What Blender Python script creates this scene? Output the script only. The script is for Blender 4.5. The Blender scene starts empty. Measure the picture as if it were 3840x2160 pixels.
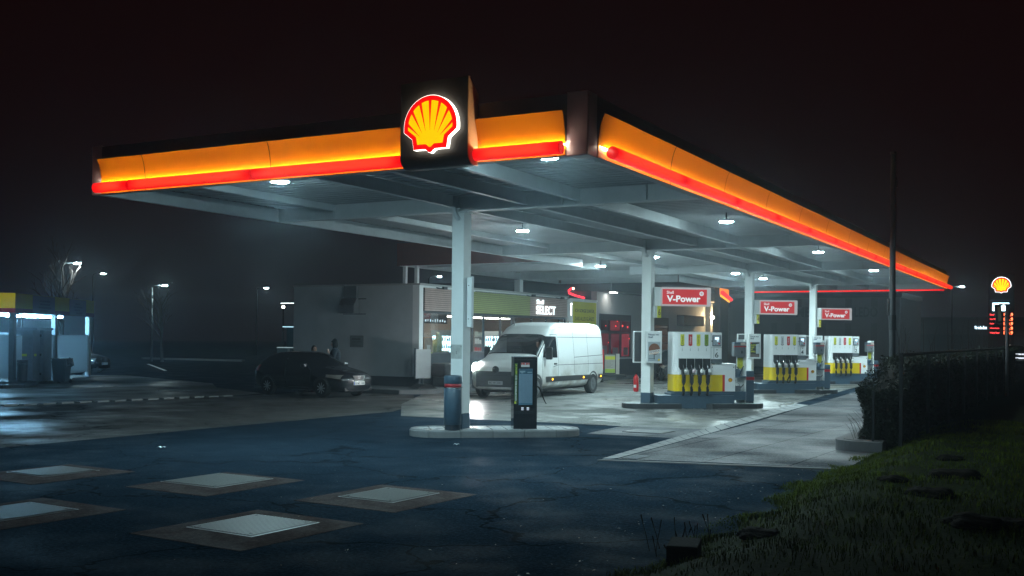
import bpy, bmesh, math, random
import numpy as np
from mathutils import Vector, Matrix
R = math.radians
random.seed(7); rng = np.random.default_rng(7)
scene = bpy.context.scene
col = scene.collection

# ------------------------------------------------------------------ materials
def P(name, c, rough=.5, metal=0., var=.12, vs=6., bump=0., bs=40., emis=None, es=0., spec=.5, coat=0., dirt=None, coords='Object'):
    m = bpy.data.materials.new(name); m.use_nodes = True
    nt = m.node_tree; N = nt.nodes; L = nt.links
    b = N['Principled BSDF']
    b.inputs['Base Color'].default_value = (*c, 1); b.inputs['Roughness'].default_value = rough
    b.inputs['Metallic'].default_value = metal; b.inputs['Specular IOR Level'].default_value = spec
    b.inputs['Coat Weight'].default_value = coat
    if emis:
        b.inputs['Emission Color'].default_value = (*emis, 1); b.inputs['Emission Strength'].default_value = es
    if var or bump:
        tc = N.new('ShaderNodeTexCoord')
        nz = N.new('ShaderNodeTexNoise'); nz.inputs['Scale'].default_value = vs; nz.inputs['Detail'].default_value = 5
        nz.inputs['Roughness'].default_value = .65
        L.new(tc.outputs[coords], nz.inputs['Vector'])
        mx = N.new('ShaderNodeMix'); mx.data_type = 'RGBA'
        mx.inputs['A'].default_value = (*[x*(1-var*1.6) for x in c], 1)
        mx.inputs['B'].default_value = (*[min(1, x*(1+var*1.2)) for x in c], 1)
        L.new(nz.outputs['Fac'], mx.inputs['Factor'])
        out = mx.outputs['Result']
        if dirt:   # (colour, z where it ends, strength): road film thrown up from the wheels
            dc, zt, st = dirt
            sp = N.new('ShaderNodeSeparateXYZ'); L.new(tc.outputs['Object'], sp.inputs[0])
            mr = N.new('ShaderNodeMapRange'); mr.inputs['From Min'].default_value = zt; mr.inputs['From Max'].default_value = zt*.35
            mr.inputs['To Max'].default_value = st
            L.new(sp.outputs['Z'], mr.inputs['Value'])
            n2 = N.new('ShaderNodeTexNoise'); n2.inputs['Scale'].default_value = 2.2; n2.inputs['Detail'].default_value = 6
            L.new(tc.outputs['Object'], n2.inputs['Vector'])
            mu = N.new('ShaderNodeMath'); mu.operation = 'MULTIPLY'; L.new(mr.outputs[0], mu.inputs[0])
            m3 = N.new('ShaderNodeMapRange'); m3.inputs['From Min'].default_value = .3; m3.inputs['From Max'].default_value = .65
            L.new(n2.outputs['Fac'], m3.inputs['Value']); L.new(m3.outputs[0], mu.inputs[1])
            mx2 = N.new('ShaderNodeMix'); mx2.data_type = 'RGBA'; mx2.inputs['B'].default_value = (*dc, 1)
            L.new(out, mx2.inputs['A']); L.new(mu.outputs[0], mx2.inputs['Factor']); out = mx2.outputs['Result']
        L.new(out, b.inputs['Base Color'])
        mr2 = N.new('ShaderNodeMapRange'); mr2.inputs['To Min'].default_value = max(.02, rough*.8); mr2.inputs['To Max'].default_value = min(1, rough*1.2)
        L.new(nz.outputs['Fac'], mr2.inputs['Value']); L.new(mr2.outputs[0], b.inputs['Roughness'])
        if bump:
            nb = N.new('ShaderNodeTexNoise'); nb.inputs['Scale'].default_value = bs; nb.inputs['Detail'].default_value = 4
            L.new(tc.outputs[coords], nb.inputs['Vector'])
            bp = N.new('ShaderNodeBump'); bp.inputs['Strength'].default_value = bump; bp.inputs['Distance'].default_value = .02
            L.new(nb.outputs['Fac'], bp.inputs['Height']); L.new(bp.outputs[0], b.inputs['Normal'])
    return m

def E(name, c, s):
    m = bpy.data.materials.new(name); m.use_nodes = True
    nt = m.node_tree; nt.nodes.clear()
    o = nt.nodes.new('ShaderNodeOutputMaterial'); e = nt.nodes.new('ShaderNodeEmission')
    e.inputs[0].default_value = (*c, 1); e.inputs[1].default_value = s
    nt.links.new(e.outputs[0], o.inputs[0]); return m

def glass(name, tint=(.9, .95, .95), refl=.12, rough=.02):
    m = bpy.data.materials.new(name); m.use_nodes = True
    nt = m.node_tree; nt.nodes.clear(); N = nt.nodes
    o = N.new('ShaderNodeOutputMaterial'); t = N.new('ShaderNodeBsdfTransparent'); g = N.new('ShaderNodeBsdfGlossy')
    t.inputs[0].default_value = (*tint, 1); g.inputs['Roughness'].default_value = rough
    mx = N.new('ShaderNodeMixShader'); mx.inputs[0].default_value = refl
    nt.links.new(t.outputs[0], mx.inputs[1]); nt.links.new(g.outputs[0], mx.inputs[2]); nt.links.new(mx.outputs[0], o.inputs[0])
    return m

def ground_mat(name, c, c2, wet=.5, speck=.0, joints=None, bump=.35, scale=1., rmin=.22, rmax=.85, bs=90, spec=.08, grain=2.1):
    m = bpy.data.materials.new(name); m.use_nodes = True
    nt = m.node_tree; N = nt.nodes; L = nt.links; b = N['Principled BSDF']
    tc = N.new('ShaderNodeTexCoord')
    def noise(s, d=6, r=.6):
        n = N.new('ShaderNodeTexNoise'); n.inputs['Scale'].default_value = s; n.inputs['Detail'].default_value = d
        n.inputs['Roughness'].default_value = r; L.new(tc.outputs['Object'], n.inputs['Vector']); return n.outputs['Fac']
    def mrange(v, a, b_, lo, hi):
        r = N.new('ShaderNodeMapRange'); r.inputs[1].default_value = a; r.inputs[2].default_value = b_
        r.inputs[3].default_value = lo; r.inputs[4].default_value = hi; L.new(v, r.inputs[0]); return r.outputs[0]
    def mix(f, a, bb):
        x = N.new('ShaderNodeMix'); x.data_type = 'RGBA'; L.new(f, x.inputs['Factor'])
        for k, v in (('A', a), ('B', bb)):
            if isinstance(v, tuple): x.inputs[k].default_value = (*v, 1)
            else: L.new(v, x.inputs[k])
        return x.outputs['Result']
    big = noise(.45*scale, 7, .62); mid = noise(2.6*scale, 6, .6); fine = noise(bs*1.3, 3, .7)
    colr = mix(mrange(big, .35, .65, 0, 1), c, c2)
    dk = mix(mrange(mid, .3, .7, 0, .5), colr, tuple(x*.55 for x in c))
    dk = mix(mrange(noise(24, 4, .8), .45, .72, 0, 1.), dk, tuple(x*grain for x in c2))
    dk = mix(mrange(fine, .35, .75, 0, .6), dk, tuple(x*2.1 for x in c2))
    if speck:
        dk = mix(mrange(noise(38, 2, .5), .73, .78, 0, speck), dk, (.32, .34, .36))
        mp0 = N.new('ShaderNodeMapping'); mp0.inputs['Rotation'].default_value = (0, 0, R(28)); mp0.inputs['Scale'].default_value = (.55, 1.6, 1); L.new(tc.outputs['Object'], mp0.inputs[0])
        n0 = N.new('ShaderNodeTexNoise'); n0.inputs['Scale'].default_value = 2.4; n0.inputs['Detail'].default_value = 9; n0.inputs['Roughness'].default_value = .78; L.new(mp0.outputs[0], n0.inputs['Vector'])
        dk = mix(mrange(n0.outputs['Fac'], .60, .70, 0, speck*.75), dk, tuple(x*4.2+.004 for x in c2))
        vo = N.new('ShaderNodeTexVoronoi'); vo.feature = 'DISTANCE_TO_EDGE'; vo.inputs['Scale'].default_value = .32
        nd = N.new('ShaderNodeVectorMath'); nd.operation = 'MULTIPLY_ADD'; n1 = N.new('ShaderNodeTexNoise'); n1.inputs['Scale'].default_value = 1.3; n1.inputs['Detail'].default_value = 6
        L.new(tc.outputs['Object'], n1.inputs['Vector']); L.new(n1.outputs['Color'], nd.inputs[0]); nd.inputs[1].default_value = (1.6, 1.6, 0); L.new(tc.outputs['Object'], nd.inputs[2]); L.new(nd.outputs[0], vo.inputs['Vector'])
        dk = mix(mrange(vo.outputs['Distance'], .004, .012, .8, 0), dk, (.002, .003, .004))
    h = fine
    if joints:
        br = N.new('ShaderNodeTexBrick'); br.offset = 0; br.squash = 1
        br.inputs['Scale'].default_value = 1; br.inputs['Mortar Size'].default_value = joints[2]
        br.inputs['Brick Width'].default_value = joints[0]; br.inputs['Row Height'].default_value = joints[1]
        br.inputs['Color1'].default_value = (.0, .0, .0, 1); br.inputs['Color2'].default_value = (.28, .28, .28, 1); br.inputs['Mortar'].default_value = (1, 1, 1, 1)
        mp = N.new('ShaderNodeMapping'); mp.inputs['Location'].default_value = (joints[3], joints[4], 0); mp.inputs['Rotation'].default_value = (0, 0, joints[5])
        L.new(tc.outputs['Object'], mp.inputs[0]); L.new(mp.outputs[0], br.inputs['Vector'])
        dk = mix(br.outputs['Color'], dk, tuple(x*.22 for x in c))
    L.new(dk, b.inputs['Base Color'])
    w = noise(.6*scale, 5, .55)
    L.new(mrange(w, .5-.22*wet, .5+.16, rmin, rmax), b.inputs['Roughness']); L.new(mrange(w, .56, .40, 0., spec), b.inputs['Specular IOR Level'])
    bp = N.new('ShaderNodeBump'); bp.inputs['Strength'].default_value = bump; bp.inputs['Distance'].default_value = .01
    L.new(h, bp.inputs['Height']); L.new(bp.outputs[0], b.inputs['Normal'])
    return m

white = P('white_paint', (.74, .77, .77), .42, var=.06, vs=3, bump=.03)
steelw = P('galvanised_white_steel', (.68, .72, .74), .5, var=.14, vs=2.2)
deckm = P('corrugated_deck', (.50, .52, .54), .45, metal=.1, var=.2, vs=1.3)
navy = P('navy_paint', (.045, .085, .125), .45, var=.2, vs=8)
navyd = P('dark_navy_paint', (.022, .035, .05), .5, var=.2, vs=8)
black = P('black_plastic', (.012, .014, .016), .4, var=.2)
blackg = P('black_gloss', (.008, .011, .015), .12, var=.1, coat=.6)
rubber = P('rubber', (.014, .014, .014), .8, var=.25, vs=20, bump=.2)
greyp = P('grey_plastic', (.12, .14, .155), .5, var=.15)
dgrey = P('dark_grey', (.045, .05, .055), .6, var=.2)
chrome = P('brushed_metal', (.6, .62, .64), .25, metal=1, var=.1)
yellowp = P('yellow_paint', (.80, .56, .005), .38, var=.06)
redp = P('red_paint', (.55, .018, .02), .38, var=.08)
redband = P('red_band', (.42, .012, .02), .45, var=.1)
yelpaper = P('yellow_paper', (.68, .68, .04), .6, var=.06)
paper = P('white_paper', (.72, .74, .73), .7, var=.05)
greenp = P('green_print', (.20, .32, .03), .5, var=.1)
fasc = P('yellow_fascia', (.92, .30, .001), .32, var=.04, vs=2)
fascgrey = P('grey_fascia', (.30, .28, .30), .45, var=.12)
postm = P('corner_post_paint', (.80, .70, .68), .38, var=.06)
brownblk = P('sign_board_paint', (.075, .062, .05), .45, var=.1)
rend = P('grey_render', (.42, .46, .48), .85, var=.14, vs=1.2, bump=.25, bs=60)
plinthm = P('dark_plinth', (.05, .06, .07), .8, var=.2)
shopgl = glass('shop_glass', (.86, .92, .94), .10)
dglass = P('dark_glass', (.006, .009, .012), .06, var=0, coat=.5)
vglass = glass('windscreen_glass', (.42, .48, .5), .10)
letw = P('white_letters', (.78, .8, .8), .45, var=.03)
letn = P('navy_letters', (.01, .04, .09), .5, var=.05)
letk = P('black_letters', (.01, .01, .012), .5, var=.05)
lety = P('lime_letters', (.55, .6, .03), .5, var=.05)
kerbst = P('kerb_concrete', (.17, .18, .185), .8, var=.25, vs=5, bump=.3, bs=50)
paver = ground_mat('island_pavers', (.24, .26, .27), (.3, .32, .33), .4, joints=(.3, .3, .012, 0, 0, 0), bump=.25, scale=2)
blkkerb = P('black_painted_kerb', (.022, .027, .032), .6, var=.3, vs=9, bump=.2)
e_lamp = E('led_cool', (.70, .96, 1.0), 2150.)
e_lampf = E('led_cool_dim', (.58, .91, 1.0), 1350.)
e_lampr = E('led_cool_right', (.69, .96, 1.0), 1350.)
e_strip = E('strip_warm', (1, .90, .72), 235.)
e_stripend = E('strip_warm_end', (1, .86, .70), 30.)
e_white = E('sign_white', (1, .97, .88), 3.2)
e_red = E('emblem_red', (1., .002, .003), 1.1)
e_yel = E('emblem_yellow', (1., .62, .0), 1.05)
e_street = E('street_cool', (.70, .97, 1.), 480.)
e_select = E('letters_lit', (.86, .97, 1), 1.7)
e_cool = E('cooler_light', (.62, .93, 1.), 8.)
e_shop = E('shop_light', (1, .86, .72), 26.)
e_bay = E('bay_tube', (.30, .68, 1.), 400.)
e_head = E('headlamp', (1, 1, 1), 420.)
e_amber = E('amber_marker', (1, .42, .02), 5.)
e_redneon = E('red_neon', (1, .03, .05), 2.6)
e_led = E('price_led', (1, .05, .03), 3.2)
e_pan = E('blue_white_panel', (.55, .85, 1), 4.5)
e_scr = E('pump_screen', (.62, .82, 1), 1.6)
e_warm = E('warm_wall_lamp', (1, .70, .36), 800.)

# ------------------------------------------------------------------ mesh helpers
class B:
    def __init__(s): s.bm = bmesh.new()
    def box(s, x0, x1, y0, y1, z0, z1, bev=0., M=None):
        t = bmesh.new(); bmesh.ops.create_cube(t, size=1)
        for v in t.verts: v.co = Vector(((x0+x1)/2+v.co.x*(x1-x0), (y0+y1)/2+v.co.y*(y1-y0), (z0+z1)/2+v.co.z*(z1-z0)))
        if bev: bmesh.ops.bevel(t, geom=list(t.edges), offset=bev, segments=2, profile=.6, affect='EDGES')
        return s.add(t, M)
    def add(s, t, M=None):
        if M is not None: bmesh.ops.transform(t, matrix=M, verts=t.verts)
        me = bpy.data.meshes.new('tmp'); t.to_mesh(me); t.free(); s.bm.from_mesh(me); bpy.data.meshes.remove(me); return s
    def prism(s, pts, a0, a1, axis='y', M=None):
        t = bmesh.new()
        def mk(p, a): return {'y': (p[0], a, p[1]), 'x': (a, p[0], p[1]), 'z': (p[0], p[1], a)}[axis]
        A = [t.verts.new(mk(p, a0)) for p in pts]; Bv = [t.verts.new(mk(p, a1)) for p in pts]
        n = len(pts); t.faces.new(A); t.faces.new(Bv[::-1])
        for i in range(n): t.faces.new((A[i], Bv[i], Bv[(i+1) % n], A[(i+1) % n]))
        bmesh.ops.triangulate(t, faces=[f for f in t.faces if len(f.verts) > 4])
        bmesh.ops.recalc_face_normals(t, faces=t.faces); return s.add(t, M)
    def tube(s, pts, r, n=10, cap=True):
        pts = [Vector(p) for p in pts]; rs = r if isinstance(r, (list, tuple)) else [r]*len(pts)
        t = bmesh.new(); rings = []
        up = Vector((0, 0, 1))
        for i, p in enumerate(pts):
            d = (pts[min(i+1, len(pts)-1)]-pts[max(i-1, 0)]).normalized()
            u = d.cross(up)
            if u.length < .05: u = d.cross(Vector((1, 0, 0)))
            u.normalize(); w = u.cross(d)
            rings.append([t.verts.new(p+(u*math.cos(2*math.pi*k/n)+w*math.sin(2*math.pi*k/n))*rs[i]) for k in range(n)])
        for a, b in zip(rings, rings[1:]):
            for k in range(n): t.faces.new((a[k], a[(k+1) % n], b[(k+1) % n], b[k]))
        if cap: t.faces.new(rings[0][::-1]); t.faces.new(rings[-1])
        bmesh.ops.recalc_face_normals(t, faces=t.faces); return s.add(t)
    def lathe(s, prof, c=(0, 0, 0), n=24, axis='z'):
        t = bmesh.new(); rings = []
        for r, z in prof:
            ring = []
            for k in range(n):
                a = 2*math.pi*k/n; q = (r*math.cos(a), r*math.sin(a), z)
                if axis == 'y': q = (q[0], q[2], q[1])
                if axis == 'x': q = (q[2], q[0], q[1])
                ring.append(t.verts.new(Vector(q)+Vector(c)))
            rings.append(ring)
        for a, b in zip(rings, rings[1:]):
            for k in range(n): t.faces.new((a[k], a[(k+1) % n], b[(k+1) % n], b[k]))
        t.faces.new(rings[0][::-1]); t.faces.new(rings[-1])
        bmesh.ops.recalc_face_normals(t, faces=t.faces); return s.add(t)
    def grid(s, fn, nu, nv):
        vs = [[s.bm.verts.new(fn(i/nu, j/nv)) for j in range(nv+1)] for i in range(nu+1)]
        for i in range(nu):
            for j in range(nv): s.bm.faces.new((vs[i][j], vs[i+1][j], vs[i+1][j+1], vs[i][j+1]))
        return s
    def ball(s, c, r, u=14, v=10):
        t = bmesh.new(); bmesh.ops.create_uvsphere(t, u_segments=u, v_segments=v, radius=1)
        rr = r if isinstance(r, (tuple, list)) else (r, r, r)
        for q in t.verts: q.co = Vector((q.co.x*rr[0]+c[0], q.co.y*rr[1]+c[1], q.co.z*rr[2]+c[2]))
        return s.add(t)
    def build(s, name, mat, parent=None, smooth=False):
        me = bpy.data.meshes.new(name); s.bm.to_mesh(me); s.bm.free()
        me.materials.append(mat)
        if smooth:
            for p in me.polygons: p.use_smooth = True
        o = bpy.data.objects.new(name, me); col.objects.link(o)
        if parent: o.parent = parent
        return o
def smooth_edges(o, ang=40):
    me = o.data
    for p in me.polygons: p.use_smooth = True
    try: me.set_sharp_from_angle(angle=R(ang))
    except Exception: pass
    return o
def bx(name, mat, parent, *a, bev=0.): return B().box(*a, bev=bev).build(name, mat, parent)
def tag(o, label, cat, group=None, kind=None):
    o['label'] = label; o['category'] = cat
    if group: o['group'] = group
    if kind: o['kind'] = kind
    return o
def struct(o): o['kind'] = 'structure'; return o
def thing(name, label, cat, loc=(0, 0, 0), rz=0, group=None):
    o = bpy.data.objects.new(name, None); col.objects.link(o); o.empty_display_size = .2
    o.location = loc; o.rotation_euler = (0, 0, rz); return tag(o, label, cat, group)
def text(name, body, x, z, w, h, y, mat, parent, th=.004, bold=.0, rot=0, axis='y'):
    """lettering fitted to a w x h box whose lower-left is (x,z); faces -y (or +x)."""
    cu = bpy.data.curves.new('t', 'FONT'); cu.body = body; cu.size = 1; cu.extrude = .01; cu.offset = bold; cu.resolution_u = 3
    ob = bpy.data.objects.new('t', cu); col.objects.link(ob)
    bpy.context.view_layer.update()
    me = bpy.data.meshes.new_from_object(ob.evaluated_get(bpy.context.evaluated_depsgraph_get()))
    bpy.data.objects.remove(ob); bpy.data.curves.remove(cu)
    n = len(me.vertices); c = np.empty(n*3); me.vertices.foreach_get('co', c); c = c.reshape(-1, 3)
    mn, mx = c.min(0), c.max(0); c = (c-mn)/np.maximum(mx-mn, 1e-6)
    if rot == 90: c[:, 0], c[:, 1] = 1-c[:, 1].copy(), c[:, 0].copy()
    if rot == -90: c[:, 0], c[:, 1] = c[:, 1].copy(), 1-c[:, 0].copy()
    if axis == 'y': q = np.stack([x+c[:, 0]*w, y-c[:, 2]*th, z+c[:, 1]*h], 1)
    else: q = np.stack([y+c[:, 2]*th, x+c[:, 0]*w, z+c[:, 1]*h], 1)
    me.vertices.foreach_set('co', q.ravel()); me.update(); me.materials.clear(); me.materials.append(mat); me.name = name
    o = bpy.data.objects.new(name, me); col.objects.link(o); o.parent = parent; return o
def skin(name, pts, edges, rad, root, mat, parent, sub=2):
    me = bpy.data.meshes.new(name); me.from_pydata(pts, edges, []); o = bpy.data.objects.new(name, me); col.objects.link(o)
    m = o.modifiers.new('s', 'SKIN'); m.use_smooth_shade = True
    for i, v in enumerate(me.skin_vertices[0].data):
        r = rad[i]; v.radius = r if isinstance(r, tuple) else (r, r); v.use_root = (i == root)
    m2 = o.modifiers.new('d', 'SUBSURF'); m2.levels = sub; m2.render_levels = sub
    bpy.context.view_layer.update()
    nm = bpy.data.meshes.new_from_object(o.evaluated_get(bpy.context.evaluated_depsgraph_get()))
    o.modifiers.clear(); o.data = nm; nm.name = name; bpy.data.meshes.remove(me)
    nm.materials.clear(); nm.materials.append(mat)
    for p in nm.polygons: p.use_smooth = True
    if parent: o.parent = parent
    return o

# emblem outline (unit: circle radius 1 about the origin, bottom at -0.72)
def emblem_polys():
    def arc(r, y0, n=34):
        a0 = math.asin(max(-1, min(1, y0/r))); return [(r*math.cos(a), r*math.sin(a)) for a in np.linspace(a0, math.pi-a0, n)]
    bump = [(-.2, -.70), (-.12, -.74), (-.06, -.80), (0, -.82), (.06, -.80), (.12, -.74), (.2, -.70)]
    outer = arc(1.0, -.12)+[(-.68, -.36), (-.62, -.70)]+bump+[(.62, -.70), (.68, -.36)]
    bi = [(-.17, -.54), (-.10, -.58), (-.05, -.63), (0, -.645), (.05, -.63), (.10, -.58), (.17, -.54)]
    inner = arc(.84, -.06)+[(-.53, -.29), (-.48, -.54)]+bi+[(.48, -.54), (.53, -.29)]
    tips = [(-.37, -.30), (-.29, -.2), (-.16, -.14), (0, -.11), (.16, -.14), (.29, -.2), (.37, -.30)]
    outs = [172, 143, 116, 90, 64, 37, 8]
    wed = []
    for t, a in zip(tips, outs):
        h = 3.6
        p = [(.845*math.cos(R(a+h)), .845*math.sin(R(a+h))), (.845*math.cos(R(a-h)), .845*math.sin(R(a-h)))]
        wed.append([t, p[1], p[0]])
    return outer, inner, wed
EMB = emblem_polys()
def emblem(parent, cx, cz, s, y, mats, th=.03, rim=0.):
    """raised scallop emblem facing -y; mats = (rim/edge, border, shell)"""
    o, i, w = EMB
    f = lambda P_, k=1.: [(cx+p[0]*s*k, cz+p[1]*s*k) for p in P_]
    if mats[0]: B().prism(f(o, 1.+rim), y-th, y, 'y').build('emblem_rim', mats[0], parent)
    B().prism(f(o), y-th-.004, y-th-.001 if mats[0] else y, 'y').build('emblem_border', mats[1], parent)
    B().prism(f(i), y-th-.007, y-th-.0045, 'y').build('emblem_shell', mats[2], parent)
    b = B()
    for q in w: b.prism(f(q), y-th-.010, y-th-.0075, 'y')
    b.build('emblem_ribs', mats[1], parent)
HAZE, EXPO = .0015, 0.
# ------------------------------------------------------------------ canopy
X0, X1, Y0, Y1, zb, zt = .743, -9.07, -1.607, 39.04, 4.456, 5.30
WX, WY0, WY1 = -14.88, 16.2, 29.2
zd = zb+.29
can = thing('canopy', 'long steel forecourt canopy on white columns with glowing yellow fascia and red light tubes', 'canopy')
def deck(x0, x1, y0, y1, name='roof_deck'):
    pts = []; y = y0; p = .24
    while y < y1-.01:
        for dy, dz in ((0, 0), (.09, 0), (.12, .05), (.21, .05)):
            if y+dy <= y1: pts.append((y+dy, zd+dz))
        y += p
    pts.append((y1, zd)); pts += [(y1, zd+.25), (y0, zd+.25)]
    t = B(); n = len(pts)
    A = [t.bm.verts.new((x0, q[0], q[1])) for q in pts]; C_ = [t.bm.verts.new((x1, q[0], q[1])) for q in pts]
    for i in range(n): t.bm.faces.new((A[i], A[(i+1) % n], C_[(i+1) % n], C_[i]))
    t.build(name, deckm, can)
deck(X1+.02, X0-.02, Y0+.02, Y1-.02); deck(WX+.02, X1+.01, WY0+.02, WY1-.02)
def ibeam(b, p0, p1, z0, z1, fw, tw=.012):
    """I-section running along x or y"""
    (xa, ya), (xb, yb) = p0, p1
    if abs(xa-xb) > abs(ya-yb):
        b.box(xa, xb, ya-tw/2, ya+tw/2, z0+.014, z1); b.box(xa, xb, ya-fw/2, ya+fw/2, z0, z0+.014)
    else:
        b.box(xa-tw/2, xa+tw/2, ya, yb, z0+.014, z1); b.box(xa-fw/2, xa+fw/2, ya, yb, z0, z0+.014)
    return b
CY = [3.25, 13.33, 23.41, 33.49]; CX = -4.23
for y in CY:
    b = ibeam(B(), (X1+.1, y), (X0-.1, y), zb-.02, zd-.003, .20)
    for x in (-7.4, -2.0, -.3): b.box(x, x+.012, y-.09, y+.09, zb, zd-.004)
    b.build('cross_beam', steelw, can)
for x, zo in ((-7.4, .15), (-4.3, .05), (-2.8, .05), (-1.65, .05)):
    ibeam(B(), (x, Y0+.15), (x, Y1-.15), zb+zo, zd-.005, .11).build('purlin', steelw, can)
for y in (18.0, 21.0, 27.2):
    ibeam(B(), (WX+.1, y), (X1-.1, y), zb+.05, zd-.005, .11).build('purlin', steelw, can)
def edge(pts):   # channel with a lip along the inside of the fascia
    b = B()
    for (xa, ya, xb, yb, nx, ny) in pts:
        b.box(min(xa, xb, xa+nx*.03, xb+nx*.03), max(xa, xb, xa+nx*.03, xb+nx*.03), min(ya, yb, ya+ny*.03, yb+ny*.03), max(ya, yb, ya+ny*.03, yb+ny*.03), zb+.016, zd-.006)
        b.box(min(xa, xb, xa+nx*.12, xb+nx*.12), max(xa, xb, xa+nx*.12, xb+nx*.12), min(ya, yb, ya+ny*.12, yb+ny*.12), max(ya, yb, ya+ny*.12, yb+ny*.12), zb-.004, zb+.012)
    return b.build('edge_beam', steelw, can)
edge([(X1+.02, Y0+.14, X1+.02, 19.2, 1, 0)]); edge([(X1+.02, WY1, X1+.02, Y1-.14, 1, 0)])
edge([(X1+.15, Y0+.02, X0-.15, Y0+.02, 0, 1)]); edge([(X0-.02, Y0+.14, X0-.02, Y1-.14, -1, 0)])
edge([(X1+.15, Y1-.02, X0-.15, Y1-.02, 0, -1)])
edge([(WX+.14, WY1-.02, X1-.02, WY1-.02, 0, -1)]); edge([(WX+.02, WY0+.14, WX+.02, WY1-.14, 1, 0)]); edge([(WX+.14, WY0+.02, X1-.02, WY0+.02, 0, 1)])
# wing beam on its stub column above the shop roof
ibeam(B(), (WX+.1, 25.2), (X1-.1, 25.2), zb-.02, zd-.003, .2).build('cross_beam', steelw, can)
# fascia backing
bk = B()
bk.box(X1, X0-.3, Y0, Y0+.018, zb, zt); bk.box(X0-.018, X0, Y0+.3, Y1, zb, zt); bk.box(X1, X1+.018, Y0+.02, WY0-.02, zb, zt); bk.box(X1, X1+.018, WY1+.02, Y1-.02, zb, zt)
bk.box(X1+.02, X0-.02, Y1-.018, Y1, zb, zt)
bk.build('fascia_backing', fascgrey, can)
wf = B(); wf.box(WX, X1, WY0, WY0+.018, zb, zt-.05); wf.box(WX, WX+.018, WY0+.02, WY1, zb, zt-.05); wf.box(WX+.02, X1, WY1-.018, WY1, zb, zt-.05)
wf.build('wing_fascia', P('red_brown_fascia', (.16, .05, .04), .5, var=.15), can)
prof = [(.018, .0), (.018, .15), (.024, .25), (.036, .34), (.056, .44), (.084, .53), (.118, .60)]
profp = prof+[(u-.014, z) for u, z in prof[::-1]]
def panel(along, a0, a1):
    if along == 'x':
        b = B().prism([(Y0-u, zb+z) for u, z in profp], a0, a1, 'x')
    else:
        b = B(); t = bmesh.new()
        A = [t.verts.new((X0+u, a0, zb+z)) for u, z in profp]; C_ = [t.verts.new((X0+u, a1, zb+z)) for u, z in profp]
        n = len(profp); t.faces.new(A); t.faces.new(C_[::-1])
        for i in range(n): t.faces.new((A[i], C_[i], C_[(i+1) % n], A[(i+1) % n]))
        bmesh.ops.triangulate(t, faces=[f for f in t.faces if len(f.verts) > 4]); bmesh.ops.recalc_face_normals(t, faces=t.faces); b.add(t)
    o = b.build('fascia_panel', fasc, can); smooth_edges(o, 35)
G_ = .012
for a, c in ((X1+.25, -7.7), (-7.7, -4.85), (-4.85, -2.14), (-.98, .42)): panel('x', a+G_/2, c-G_/2)
ys = [-1.29, 1.55, 4.4, 7.25, 10.1, 12.95, 15.8, 18.65, 21.5, 24.35, 27.2, 30.05, 32.9, 35.75, Y1-.02]
for a, c in zip(ys, ys[1:]): panel('y', a+G_/2+(.008 if a > 1 and a < 2 else 0), c-G_/2)
sm = P('fascia_seam_paint', (.22, .045, .001), .5, var=.05)
for c in (-7.7, -4.85):
    B().prism([(Y0-u-.004, zb+z) for u, z in prof]+[(Y0-u+.012, zb+z) for u, z in prof[::-1]], c-.005, c+.005, 'x').build('fascia_seam', sm, can)
for c in ys[1:-1]:
    t = bmesh.new(); w_ = .014 if c < 2 else .006
    q_ = [(X0+u+.004, zb+z) for u, z in prof]+[(X0+u-.012, zb+z) for u, z in prof[::-1]]
    A = [t.verts.new((x, c-w_, z)) for x, z in q_]; C_ = [t.verts.new((x, c+w_, z)) for x, z in q_]
    for i in range(len(q_)): t.faces.new((A[i], C_[i], C_[(i+1) % len(q_)], A[(i+1) % len(q_)]))
    bmesh.ops.recalc_face_normals(t, faces=t.faces); b = B(); b.add(t); b.build('fascia_seam', sm, can)
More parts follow.
